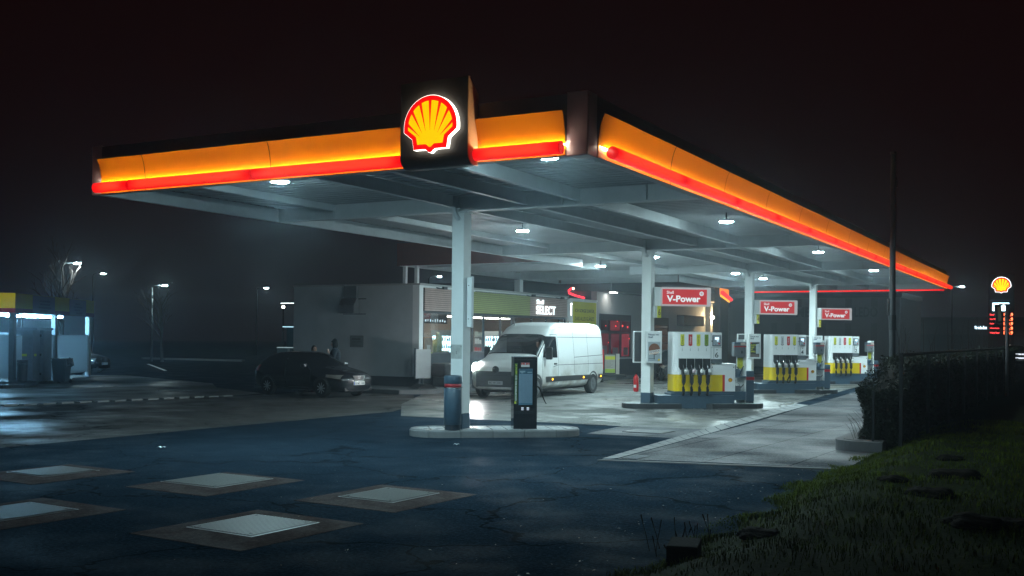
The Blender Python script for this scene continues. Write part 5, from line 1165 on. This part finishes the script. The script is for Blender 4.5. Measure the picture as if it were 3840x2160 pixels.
# ------------------------------------------------------------------ ground
asph = ground_mat('asphalt', (.0046, .0088, .0138), (.0086, .0158, .0238), .6, speck=.7, bump=.5, rmin=.5, rmax=.9, scale=1.5, spec=.002, grain=3.2)
asph2 = ground_mat('old_asphalt', (.032, .032, .033), (.055, .054, .053), .5, speck=.1, bump=.4, scale=.7, rmin=.3, rmax=.8)
conc = ground_mat('pump_slab_concrete', (.052, .056, .056), (.105, .108, .105), .9, joints=(3.2, 2.6, .010, .4, .6, R(2.5)), bump=.15, rmin=.16, rmax=.62, scale=.55, spec=.22)
conc2 = ground_mat('apron_concrete', (.046, .05, .055), (.085, .089, .096), .8, joints=(1.27, 3.1, .012, -.06, .9, R(2.5)), bump=.18, rmin=.38, rmax=.8, scale=.6, spec=.08)
wetc = ground_mat('wash_forecourt', (.07, .07, .068), (.12, .118, .11), 1., joints=(4, 4, .01, 0, 0, R(20)), bump=.2, rmin=.2, rmax=.7, scale=.5, spec=.07)
def sheet(name, pts, z, mat):
    me = bpy.data.meshes.new(name); me.from_pydata([(x, y, z) for x, y in pts], [], [tuple(range(len(pts)))]); me.materials.append(mat)
    o = bpy.data.objects.new(name, me); col.objects.link(o); 
    bm = bmesh.new(); bm.from_mesh(me); bmesh.ops.triangulate(bm, faces=bm.faces); bmesh.ops.recalc_face_normals(bm, faces=bm.faces)
    if sum(f.normal.z for f in bm.faces) < 0: bmesh.ops.reverse_faces(bm, faces=bm.faces)
    bm.to_mesh(me); bm.free(); return struct(o)
sheet('ground', [(-230, -60), (230, -60), (230, 250), (-230, 250)], 0, asph)
sheet('old_lane', [(-9.55, -14), (-9.3, 1.3), (-9.06, 7.8), (-10.2, 10.5), (-12.9, 14.4), (-16.85, 14.4), (-17.0, 10.3), (-18.38, 3.19), (-21.5, -14)], .004, asph2)
sheet('wash_forecourt', [(-21.9, -14), (-18.75, 3.19), (-17.3, 10.5), (-17.5, 12.2), (-21.5, 14.2), (-24, 16.5), (-33, 20), (-44, 12), (-44, -14)], .004, wetc)
sheet('concrete_slab', [(-8.0, 6.63), (-6.32, 6.79), (-3.37, 7.08), (-2.38, 7.10), (-.56, 7.38), (-1.2, 18), (-2.6, 45), (-12.85, 45), (-12.85, 14.8), (-10.6, 10.4)], .008, conc)
sheet('tank_slab', [(-2.26, 4.99), (-.40, 5.07), (-.565, 7.37), (-2.37, 7.09)], .008, conc2)
sheet('apron', [(.06, 1.14), (.37, 1.2), (1.29, 1.48), (2.72, 1.74), (3.5, 1.86), (3.5, 45), (-2.0, 45), (-.62, 17.2), (-.19, 10), (-.12, 6.46)], .008, conc2)
struct(B().prism([(-.14, .80), (3.5, 1.72), (3.5, 1.855), (-.08, .93)], -.01, .013, 'z').build('kerb_edging', P('edging', (.085, .09, .095), .8, var=.25, vs=5), None))
# dished gutter of short stones between slab and apron
b = B(); L0 = [(-.13, .95), (-.56, 7.38), (-1.2, 18.)]; L1 = [(.055, 1.16), (-.125, 6.46), (-.63, 17.3)]
def lerp_poly(Pl, t):
    n = len(Pl)-1; i = min(n-1, int(t*n)); f = t*n-i; return (Pl[i][0]*(1-f)+Pl[i+1][0]*f, Pl[i][1]*(1-f)+Pl[i+1][1]*f)
for i in range(26):
    a, c = (i+.03)/26, (i+.97)/26; p0, p1, q0, q1 = lerp_poly(L0, a), lerp_poly(L0, c), lerp_poly(L1, a), lerp_poly(L1, c)
    m0 = ((p0[0]+q0[0])/2, (p0[1]+q0[1])/2); m1 = ((p1[0]+q1[0])/2, (p1[1]+q1[1])/2)
    v = [b.bm.verts.new((x, y, z)) for (x, y), z in ((p0, .018), (m0, .0105), (q0, .018), (q1, .018), (m1, .0105), (p1, .018))]
    b.bm.faces.new((v[0], v[1], v[4], v[5])); b.bm.faces.new((v[1], v[2], v[3], v[4]))
bmesh.ops.recalc_face_normals(b.bm, faces=b.bm.faces)
gt = struct(b.build('gutter', P('gutter_stone', (.13, .138, .142), .6, var=.2, vs=5), None))
t = thing('tank_hatch', 'flat steel hatch in the pale slab right of the front island', 'hatch', (-1.35, 6.1, .0085)); bx('plate', P('hatch_plate', (.16, .17, .175), .4, metal=.3, var=.2), t, -.42, .42, -.35, .35, 0, .012); bx('shadow_gap', black, t, -.44, .44, -.37, -.352, 0, .008); bx('shadow_gap', black, t, .422, .44, -.35, .37, 0, .008)
t = thing('drain_grate', 'small iron drain grate at the near tip of the pale apron gutter', 'drain', (.24, 1.42, .0085), R(-3)); bx('frame', dgrey, t, -.13, .13, -.2, .35, 0, .008)
b = B()
for i in range(9): b.box(-.11, .11, -.17+i*.055, -.15+i*.055, .0081, .012)
b.build('bars', greyp, t)
t = thing('drain_channel', 'long dark drain recess with steel rims in the wash forecourt left of the hatchback', 'drain', (-20.4, 11.6, .0045), R(35)); bx('recess', black, t, -1.0, 1.1, -.22, .22, 0, .005)
b = B(); b.box(-.9, .2, .05, .09, .0051, .03); b.box(-.9, .0, -.12, -.08, .0051, .03); b.build('rims', P('rim_steel', (.4, .42, .43), .3, metal=.6), t)
# row of set stones dividing the lanes
b = B(); A_, C_ = Vector((-19.6, -3.5)), Vector((-18.45, 3.19)); D_ = Vector((-17.08, 10.4))
for (p, q, n) in ((A_, C_, 13), (C_, D_, 14)):
    d = (q-p)/n; u = d.normalized(); v = Vector((-u.y, u.x))
    for i in range(n):
        s = p+d*i; M_ = Matrix.Translation((*(s+d*.5), .0)) @ Matrix.Rotation(math.atan2(u.y, u.x)+R(14), 4, 'Z')
        b.box(-d.length*.40, d.length*.40, -.10, .10, -.02, .045+random.uniform(0, .015), bev=.015, M=M_)
struct(b.build('kerb_row', P('sett_stone', (.24, .245, .24), .55, var=.2, vs=4), None))
sheet('parking_line', [(-47.0, 33.9), (-36.6, 25.7), (-36.5, 25.85), (-46.9, 34.05)], .004, white)
struct(bx('far_kerb', kerbst, None, -56, -46, 44.9, 45.2, 0, .14)); bpy.data.objects['far_kerb'].rotation_euler = (0, 0, R(2))
# tank covers
cf = ground_mat('cover_concrete', (.024, .019, .019), (.042, .034, .033), .3, bump=.4, scale=3, rmin=.7, rmax=.95, spec=.02)
cvm = P('tread_plate', (.12, .125, .122), .45, metal=.15, var=.25, vs=6)
cvd = P('lid_steel', (.035, .036, .036), .5, metal=.15, var=.3, vs=6)
def cover(x, y, w, h, fw, fh, lab, ox=0, oy=0, rz=0):
    t = thing('tank_cover', lab, 'tank cover', (x, y, 0), rz, 'steel tank covers in the foreground'); 
    b = B(); ho, hi = .004, .018
    o = [(-fw/2+ox, -fh/2+oy), (fw/2+ox, -fh/2+oy), (fw/2+ox, fh/2+oy), (-fw/2+ox, fh/2+oy)]; i_ = [(-w/2-.02, -h/2-.02), (w/2+.02, -h/2-.02), (w/2+.02, h/2+.02), (-w/2-.02, h/2+.02)]
    for k in range(4):
        a, c, d, e = o[k], o[(k+1) % 4], i_[(k+1) % 4], i_[k]
        v = [b.bm.verts.new((*p, z)) for p, z in ((a, ho), (c, ho), (d, hi), (e, hi))]; b.bm.faces.new(v)
        v2 = [b.bm.verts.new((*p, z)) for p, z in ((a, -.01), (c, -.01), (c, ho), (a, ho))]; b.bm.faces.new(v2)
    bmesh.ops.recalc_face_normals(b.bm, faces=b.bm.faces); b.build('concrete_surround', cf, t)
    bx('edge_frame', P('frame_steel%d' % int(x*10), (.4, .42, .42), .3, metal=.7), t, -w/2-.018, w/2+.018, -h/2-.018, h/2+.018, -.01, .019)
    l_ = bx('lid', cvd, t, -w/2, w/2, -h/2, h/2, 0, .022); b = B(); n = 17
    for k in range(n):
        xx = -w/2+.02+k*(w-.04)/n; b.box(xx, xx+.62*(w-.04)/n, -h/2+.015, h/2-.015, .0221, .027)
    b.build('tread_ribs', cvm, l_)
    b = B()
    for sx in (-1, 1):
        for sy in (-1, 1): b.lathe([(.018, .0265), (.018, .029)], (sx*(w/2-.08), sy*(h/2-.07), 0), 10)
    b.build('lifting_bolts', dgrey, t)
cover(-.70, -6.47, .88, .92, 1.52, 1.72, 'steel tank cover in concrete surround, nearest the viewer', .05, -.1, R(-3))
cover(-.73, -4.06, .80, .90, 1.5, 1.65, 'steel tank cover in concrete surround, rightmost of the five', .05, -.1, R(-3))
cover(-3.40, -4.22, .98, 1.0, 1.45, 1.75, 'tank cover in the middle of the back row, with a faint cross crease', .15, -.15, R(-2))
cover(-3.43, -7.2, .85, .9, 1.5, 1.7, 'tank cover cut by the left picture edge, glinting blue, in the near row', .05, -.05, R(-3))
cover(-5.95, -4.78, .82, .84, 1.5, 1.6, 'dark smooth tank cover at the far left of the back row', .1, -.1, R(-3))
for nm, p, s_, lab in (('paper_scrap', (-7.18, -1.69, .006), .09, 'white paper scrap lying on the dark asphalt at the left'), ('paper_scrap', (-3.27, 1.58, .006), .07, 'tiny white paper scrap in front of the front island')):
    b = B(); b.grid(lambda u, v: Vector((p[0]+(u-.5)*s_*1.3, p[1]+(v-.5)*s_, p[2]+.02*abs(math.sin(4*u+2*v)))), 5, 4); tag(b.build(nm, paper, None), lab, 'paper', 'paper scraps on the asphalt')
# fallen leaves and grit
b = B()
for i in range(190):
    x, y = random.uniform(-6, 3.4), random.uniform(-9, 3.2)
    if random.random() < .55: x = 3.35-abs(random.gauss(0, .8))
    s = random.uniform(.008, .024); a = random.uniform(0, 6.3); z = .006 if not (-.2 < x and y > 1) else .014
    q = [(math.cos(a+k*1.57)*s*(1 if k % 2 else .45), math.sin(a+k*1.57)*s*(1 if k % 2 else .45)) for k in range(4)]
    b.bm.faces.new([b.bm.verts.new((x+u, y+v, z+random.uniform(0, .012))) for u, v in q])
o = b.build('leaf_litter', P('leaf_litter_m', (.11, .09, .065), .5, var=.5, vs=3), None); tag(o, 'scattered small leaves and grit along the asphalt edge', 'litter', kind='stuff')
# nose island, boulder, post, hedge, fence, mast
t = thing('nose_island', 'low concrete kerb nose at the hedge end beside the apron', 'island', (0, 0, 0))
ns_ = [(2.72+.42*(1-math.sin(a)), 4.95-.48*math.cos(a)) for a in np.linspace(0, math.pi/2, 8)][::-1]
pl = ns_+[(3.6, 4.47), (3.6, 36), (2.66, 36)]
cx_, cy_ = 3.25, 8
B().prism(pl, 0, .19, 'z').build('kerb_stones', P('nose_kerb', (.10, .10, .105), .8, var=.25, vs=5, bump=.3), t)
pl2 = [(2.84+.38*(1-math.sin(a)), 5.05-.44*math.cos(a)) for a in np.linspace(0, math.pi/2, 8)][::-1]+[(3.59, 4.6), (3.59, 35.9), (2.8, 35.9)]
B().prism(pl2, .1905, .20, 'z').build('infill', P('nose_infill', (.11, .10, .10), .9, var=.25, vs=4, bump=.4), t)
t = thing('boulder', 'dark rounded boulder half hidden at the foot of the hedge end', 'boulder', (3.30, 5.30, .19))
b = B(); tb = bmesh.new(); bmesh.ops.create_icosphere(tb, subdivisions=4, radius=1)
for q in tb.verts: k = 1+.06*math.sin(5*q.co.x+2)+.05*math.sin(7*q.co.z+q.co.y*4); q.co = Vector((q.co.x*.27*k, q.co.y*.25*k, max(-.02, q.co.z)*.30*k))
b.add(tb); b.build('stone', P('boulder_stone', (.035, .035, .038), .85, var=.3, vs=7, bump=.4, bs=25), t, True)
t = thing('garden_post', 'thin dark metal post at the near left corner of the hedge', 'post', (3.42, 4.62, 0)); bx('post', black, t, -.02, .02, -.02, .02, 0, 1.08)
def lawn_z(x, y):
    s = max(0, min(1, (x-3.30)/1.3)); s = s*s*(3-2*s)
    return -.02+.30*s+.022*math.sin(2.3*x+1.1*y)+.018*math.sin(3.7*y-1.3*x)+.012*math.sin(7*x+5*y)
nx, ny = 70, 150
b = B(); xs = [3.30+(u/nx)**1.6*11 for u in range(nx+1)]; ysl = [-14+(v/ny)*58 for v in range(ny+1)]
def edge_x(y): return .07*math.sin(1.9*y)+.05*math.sin(4.3*y+1)+(.10*max(0, -y-3)/4)+(0 if y < 2 else -.0)
vv = [[b.bm.verts.new((x+edge_x(y)*max(0, 1-i/12), y, lawn_z(x, y))) for y in ysl] for i, x in enumerate(xs)]
for i in range(nx):
    for j in range(ny): b.bm.faces.new((vv[i][j], vv[i+1][j], vv[i+1][j+1], vv[i][j+1]))
soil = P('lawn_soil', (.012, .018, .004), .95, spec=.02, var=.35, vs=3, bump=.6, bs=25)
lw = struct(b.build('lawn', soil, None, True))
# grass blades
n = 66000
X = 3.32+rng.power(1.0, n)*0; X = 3.30+rng.random(n)**1.35*6.0; Y = rng.uniform(-11.5, 9.5, n)
m_ = rng.random(n) < .12; X[m_] = 3.28+rng.random(m_.sum())*.35
cl = np.sin(X*3.1+np.sin(Y*2.2)*1.6)*np.sin(Y*2.7+np.cos(X*1.9)*1.4)
Lb = (.034+.042*rng.random(n))*(1+.45*cl); az = rng.uniform(0, 2*np.pi, n); ln = rng.uniform(.3, 1.3, n); wd = rng.uniform(.0022, .0042, n)*1.25
keep = rng.random(n) < (.72+.28*cl)
Z = np.array([lawn_z(x, y) for x, y in zip(X, Y)]); X = X+np.array([edge_x(y) for y in Y])*np.clip(1-(X-3.3)/1.0, 0, 1)
dx, dy = np.cos(az), np.sin(az)
v0 = np.stack([X-dy*wd, Y+dx*wd, Z-.01], 1); v1 = np.stack([X+dy*wd, Y-dx*wd, Z-.01], 1)
mxp = np.stack([X+dx*Lb*ln*.35, Y+dy*Lb*ln*.35, Z+Lb*.62], 1); m0 = mxp+np.stack([-dy*wd*.7, dx*wd*.7, 0*X], 1); m1 = mxp-np.stack([-dy*wd*.7, dx*wd*.7, 0*X], 1)
tp = np.stack([X+dx*Lb*ln*.95, Y+dy*Lb*ln*.95, Z+Lb*(1.02-.22*ln)], 1)
V = np.stack([v0, v1, m1, m0, tp], 1)[keep]; k_ = len(V)
me = bpy.data.meshes.new('grass'); base = np.arange(k_)*5
F4 = np.stack([base, base+1, base+2, base+3], 1); F3 = np.stack([base+3, base+2, base+4], 1)
me.from_pydata(V.reshape(-1, 3).tolist(), [], F4.tolist()+F3.tolist()); 
gm = P('grass_blade', (.082, .108, .008), .85, var=.55, vs=1.6, spec=.02); me.materials.append(gm)
o = bpy.data.objects.new('grass', me); col.objects.link(o); tag(o, 'short tufted grass of the verge at the lower right', 'grass', kind='stuff')
earth = P('mole_earth', (.010, .008, .006), .95, spec=.02, var=.4, vs=9, bump=.7, bs=30)
for x, y, r, lab in ((5.3, -.32, .34, 'largest molehill, right of the middle of the lawn'), (4.72, -1.49, .17, 'small molehill left of the largest one'), (5.25, -2.43, .28, 'molehill between the largest one and the viewer'), (4.15, -5.25, .20, 'molehill near the asphalt edge by the concrete block'), (5.84, -4.32, .26, 'molehill low in the picture near the right edge'), (6.14, -4.2, .24, 'molehill cut by the right picture edge'), (5.0, 1.58, .20, 'farthest molehill, toward the hedge')):
    b = B(); tb = bmesh.new(); bmesh.ops.create_icosphere(tb, subdivisions=4, radius=1); sd = x*7
    for q in tb.verts: k = 1+.10*math.sin(6*q.co.x+sd)+.08*math.sin(9*q.co.y+sd)+.05*math.sin(17*q.co.z+11*q.co.x); q.co = Vector((q.co.x*r*k, q.co.y*r*k, max(-.1, q.co.z)*r*.33*k))
    b.add(tb); o = b.build('molehill', earth, None, True); o.location = (x, y, lawn_z(x, y)); tag(o, lab, 'molehill', 'dark molehills on the lawn')
t = thing('concrete_block', 'dark low concrete block at the lawn edge in the lower foreground', 'block', (3.72, -6.0, 0), R(14)); B().box(-.13, .13, -.22, .22, -.05, .22, bev=.015).build('block', P('block_conc', (.012, .012, .012), .9, spec=.02, var=.3, vs=6, bump=.4), t)
b = B()
for i in range(18):
    x, y = 3.46+random.gauss(0, .10), -5.35+random.gauss(0, .35); h = random.uniform(.10, .33); l = random.uniform(-.08, .08)
    b.tube([(x, y, 0), (x+l*.4, y+l*.3, h*.5), (x+l, y+l*.6, h)], [.004, .003, .002], 4)
    for k in range(5): b.ball((x+l*(.7+.06*k), y+l*.5, h*(.8+.05*k)), (.006, .006, .011), 5, 4)
tag(b.build('dry_weeds', P('weed_brown', (.012, .009, .007), .9), None), 'dry dark weed stalks at the asphalt edge by the concrete block', 'weeds', kind='stuff')
b = B()
for i in range(16):
    x, y = 3.18+random.uniform(-.15, .15), 4.75+random.uniform(-.1, .9); h = random.uniform(.2, .5); a = random.uniform(1.8, 4.4)
    b.tube([(x, y, .19), (x+math.cos(a)*h*.35, y+math.sin(a)*h*.2, .19+h*.7), (x+math.cos(a)*h*.7, y+math.sin(a)*h*.4, .19+h)], [.004, .003, .0015], 4)
tag(b.build('twigs', P('twig_dark', (.03, .026, .022), .9), None), 'few thin bare twigs sticking out of the hedge end', 'twigs', kind='stuff')
hedge = thing('hedge', 'long dark clipped hedge behind the metal fence', 'hedge', (0, 0, 0))
def hz(y): return min(1.78, 1.05+.55*min(1, max(0, (y-4.9)/1.9)))+.006*max(0, y-7)*.6
n = 34000
Yh = 4.85+rng.random(n)**1.9*36; Hh = np.array([hz(y) for y in Yh]); face = rng.random(n)
Xh = np.where(face < .40, 3.80-rng.random(n)**2*.3, np.where(face < .7, 3.12+rng.random(n)**2*.3, rng.uniform(3.1, 3.84, n)))
Zh = np.where(face < .7, rng.random(n)*Hh, Hh-rng.random(n)**2*.22+rng.normal(0, .045, n))
nf = 5200; Yh[:nf] = 4.85+rng.random(nf)**2*.35; Zh[:nf] = rng.random(nf)*1.1; Xh[:nf] = rng.uniform(3.12, 3.82, nf)
bul = .07*np.sin(Yh*2.1+Zh*2)+.05*np.sin(Zh*6+Yh*4); Xh += bul*np.sign(Xh-3.47); Zh = np.maximum(.03, Zh)
s = rng.uniform(.018, .042, n); r1 = rng.normal(size=(n, 3)); r1 /= np.linalg.norm(r1, axis=1)[:, None]; r2 = np.cross(r1, rng.normal(size=(n, 3))); r2 /= np.linalg.norm(r2, axis=1)[:, None]
c = np.stack([Xh, Yh, Zh], 1); V = np.stack([c-r1*s[:, None], c+r2*s[:, None]*.45, c+r1*s[:, None], c-r2*s[:, None]*.45], 1)
me = bpy.data.meshes.new('foliage'); me.from_pydata(V.reshape(-1, 3).tolist(), [], (np.arange(n)[:, None]*4+np.arange(4)).tolist())
me.materials.append(P('hedge_leaf', (.016, .022, .011), .6, spec=.12, var=.5, vs=2.5)); o = bpy.data.objects.new('foliage', me); col.objects.link(o); o.parent = hedge
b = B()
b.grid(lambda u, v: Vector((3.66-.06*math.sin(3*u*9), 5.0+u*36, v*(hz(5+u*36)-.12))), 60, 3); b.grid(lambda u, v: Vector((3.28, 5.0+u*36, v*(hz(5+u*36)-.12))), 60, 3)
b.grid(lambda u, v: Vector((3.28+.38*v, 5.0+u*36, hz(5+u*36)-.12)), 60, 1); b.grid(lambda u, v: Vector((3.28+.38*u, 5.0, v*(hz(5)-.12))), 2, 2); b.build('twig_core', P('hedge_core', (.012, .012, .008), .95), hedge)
b = B()
for i in range(34):
    y = random.uniform(5.5, 30); x = random.uniform(3.2, 3.8); h = random.uniform(.3, 1.15); l = random.uniform(-.15, .15)
    b.tube([(x, y, hz(y)-.1), (x+l*.3, y, hz(y)+h*.5), (x+l, y+l, hz(y)+h)], [.005, .004, .002], 4)
tag(b.build('tall_stalks', P('stalk', (.03, .026, .02), .9), None), 'thin dark stalks rising from the top of the hedge', 'stalks', kind='stuff')
fence = thing('railing', 'dark steel railing along the lawn side of the hedge', 'railing', (3.90, 0, 0))
for y in (4.48, 7.9, 11.3, 14.7, 18.1, 21.5, 24.9, 28.3): bx('post', black, fence, -.028, .028, y-.028, y+.028, .1, 1.70)
B().box(-.03, .03, 4.45, 31, 1.701, 1.75).build('top_rail', black, fence)
mast = thing('mast', 'tall dark slender mast with small black box rising from the hedge', 'mast', (2.80, 10.6, .2))
B().tube([(0, 0, 0), (-.02, 0, 2.2), (-.03, 0, 6.03)], [.075, .068, .058], 14).build('pole', dgrey, mast, True)
B().lathe([(.07, 0), (.08, .02), (.07, .06)], (-.03, 0, 6.02), 12).build('cap', black, mast); B().box(-.14, -.06, -.05, .05, 2.33, 2.72, bev=.03).build('box', black, mast)
B().lathe([(.08, 0), (.085, .03), (.08, .35)], (-.02, 0, 2.0), 12).build('collar', black, mast); B().tube([(-.03, 0, 5.5), (.05, 0, 5.45), (.05, 0, 5.25)], .02, 6).build('hook', black, mast)
# floodlight on its post beyond the hedge
fl = thing('floodlight', 'boxy floodlight tilted on a post in front of the price pylon', 'floodlight', (4.46, 20.7, 0), R(4))
B().tube([(.06, 0, 0), (.06, 0, 2.3), (.06, 0, 3.12)], [.045, .05, .06], 12).build('post', P('flood_post', (.10, .10, .11), .5), fl, True)
bb_ = B(); bb_.box(-.17, .02, -.06, .10, -.32, .25, bev=.02); h_ = bb_.build('housing', black, fl); h_.location = (-.12, -.1, 2.86); h_.rotation_euler = (0, R(-5), 0)
bx('lens', P('flood_glass', (.42, .38, .26), .2, metal=.6), h_, -.09, .0, -.066, -.0605, -.25, .17); B().tube([(.03, 0, 2.95), (.06, 0, 2.8), (-.03, 0, 2.75)], .015, 6).build('bracket', black, fl)
# price pylon
py_ = thing('price_pylon', 'tall dark price pylon with lit scallop emblem and red fuel prices', 'price sign', (.22, 81.1, 0), R(4))
bx('pylon', P('pylon_dark', (.02, .02, .022), .5), py_, -.95, .98, .05, .5, 0, 7.6)
emblem(py_, 0, 6.62, .70, .05, (E('pylon_white', (.9, .97, 1), 3.), E('pylon_red', (1, .02, .02), 1.15), E('pylon_yellow', (1, .72, .01), 1.5)), th=.08, rim=.06)
bx('lit_panel', e_pan, py_, -.66, .60, .02, .049, 4.55, 5.22); bx('thin_line', E('thin_line', (.2, .4, .6), .4), py_, -.85, .75, .02, .049, 5.40, 5.42)
b = B(); b.box(-.15, .45, .008, .0195, 4.98, 5.14); b.build('panel_window', dgrey, py_); text('panel_price', '191.9', .1, 5.0, .32, .12, .0075, e_white, py_)
rows = [('Diesel', '153.9', 4.12), ('Super E10', '186.9', 3.74), ('Super', '180.9', 3.37), ('V-Power Racing', '195.9', 2.98), ('V-Power Diesel', '174.9', 2.62)]
for nm, pr_, z in rows:
    text('fuel_name', nm, -.84, z+.06, .72 if len(nm) > 10 else (.42 if len(nm) > 6 else .32), .13, .045, E('led_name', (1, .05, .05), 4.), py_, bold=.02, th=.02)
    text('price', pr_, .22, z, .66, .25, .045, E('led_digit', (1, .14, .05), 9.), py_, th=.02, bold=.0)
# far buildings
fh = thing('far_hall', 'large grey hall with dull raised letters beyond the last pump', 'hall', (0, 62, 0)); bx('wall', P('far_wall', (.13, .13, .14), .8, var=.1), fh, -27, -4.8, 0, 10, 0, 5.0); bx('roof_band', dgrey, fh, -27.1, -4.7, -.06, 10, 5.002, 5.35)
fl_ = P('far_letters', (.07, .075, .085), .7)
text('letters', 'ME', -11.95, 3.62, 1.05, .72, -.002, fl_, fh, th=.08, bold=.03); text('letters', 'LEDO', -7.85, 3.62, 1.55, .72, -.002, fl_, fh, th=.08, bold=.03)
for i in range(12): bx('window', P('far_window%d' % i, (.06, .065, .075), .3), fh, -26+i*1.75, -25.55+i*1.75, -.012, -.002, 4.35, 4.95); 
for i in range(12): bx('window', P('far_window_b%d' % i, (.085, .09, .1), .4), fh, -26+i*1.75, -25.55+i*1.75, -.012, -.002, 1.5, 3.2)
db = thing('dealer_building', 'distant dark showroom with small glowing pale lettering', 'building', (0, 117, 0)); bx('wall', P('dealer_wall', (.05, .05, .055), .8), db, -16, 12, 0, 6, 0, 4.6); bx('roof_edge', dgrey, db, -16.1, 12.1, -.2, 6, 4.602, 4.8)
text('sign_letters', 'Mercedes-Benz', -4.95, 3.45, 1.25, .36, -.01, E('dealer_letters', (.6, .85, 1), 5.), db, th=.05)
bx('window', P('dealer_win', (.04, .05, .06), .2), db, -14, 10, -.01, -.002, .5, 2.8)
t = thing('striped_board', 'small board with pale horizontal bars in the mist right of the mast', 'sign', (-5.0, 64.3, 0), R(5)); bx('post', dgrey, t, -.05, .05, .0, .1, 0, 1.7); bx('board', dgrey, t, -.25, .25, -.03, -.001, 1.70, 2.95)
b = B()
for z in (1.78, 1.95, 2.2, 2.65): b.box(-.22, .22, -.04, -.031, z, z+.12)
b.build('bars', E('board_bars', (.5, .55, .62), .12), t)
c4 = hatch('far_car', 'distant car with bright white light strips right of the price pylon', (2.35, 63.0, .35), R(-80), P('car_far', (.03, .03, .035), .3, coat=.5), '')
for z in (.55, .80): bx('light_strip', E('car_strip%d' % (z*10), (.8, .88, 1), 1.3), c4, 2.04, 2.06, -.55, .45, z, z+.09)
# ------------------------------------------------------------------ mist, night, camera
hzm = bpy.data.materials.new('haze'); hzm.use_nodes = True; nt = hzm.node_tree; nt.nodes.clear()
ho = nt.nodes.new('ShaderNodeOutputMaterial'); pv = nt.nodes.new('ShaderNodeVolumePrincipled')
pv.inputs['Color'].default_value = (.72, .88, 1., 1); pv.inputs['Density'].default_value = HAZE; pv.inputs['Anisotropy'].default_value = .86; pv.inputs['Density Attribute'].default_value = ''
nt.links.new(pv.outputs[0], ho.inputs['Volume'])
o = bx('haze', hzm, None, -231, 231, -61, 251, -1, 13); tag(o, 'thin night mist over the whole forecourt', 'haze', kind='stuff'); o.display_type = 'WIRE'
w = bpy.data.worlds.new('World'); scene.world = w; w.use_nodes = True
bgn = w.node_tree.nodes['Background']; bgn.inputs[0].default_value = (1., .34, .40, 1); bgn.inputs[1].default_value = .0050
cam = bpy.data.cameras.new('camera'); co = bpy.data.objects.new('camera', cam); col.objects.link(co); scene.camera = co
cam.sensor_width = 36; cam.lens = 37.02; cam.shift_y = .0484; cam.clip_start = .1; cam.clip_end = 2000
co.matrix_world = Matrix.Translation((6.753, -14.606, 1.95)) @ Matrix.Rotation(R(28.806), 4, 'Z') @ Matrix.Rotation(R(90), 4, 'X') @ Matrix.Rotation(R(.5635), 4, 'Z')
vs_ = scene.view_settings; vs_.view_transform = 'Standard'; vs_.look = 'None'; vs_.exposure = EXPO; vs_.gamma = 1
scene.render.engine = 'CYCLES'; cy = scene.cycles
cy.use_denoising = True; cy.max_bounces = 8; cy.diffuse_bounces = 3; cy.glossy_bounces = 3; cy.transmission_bounces = 4; cy.transparent_max_bounces = 8; cy.volume_bounces = 1
cy.sample_clamp_indirect = 3; cy.sample_clamp_direct = 0; cy.caustics_reflective = False; cy.caustics_refractive = False
try: cy.use_light_tree = True
except Exception: pass
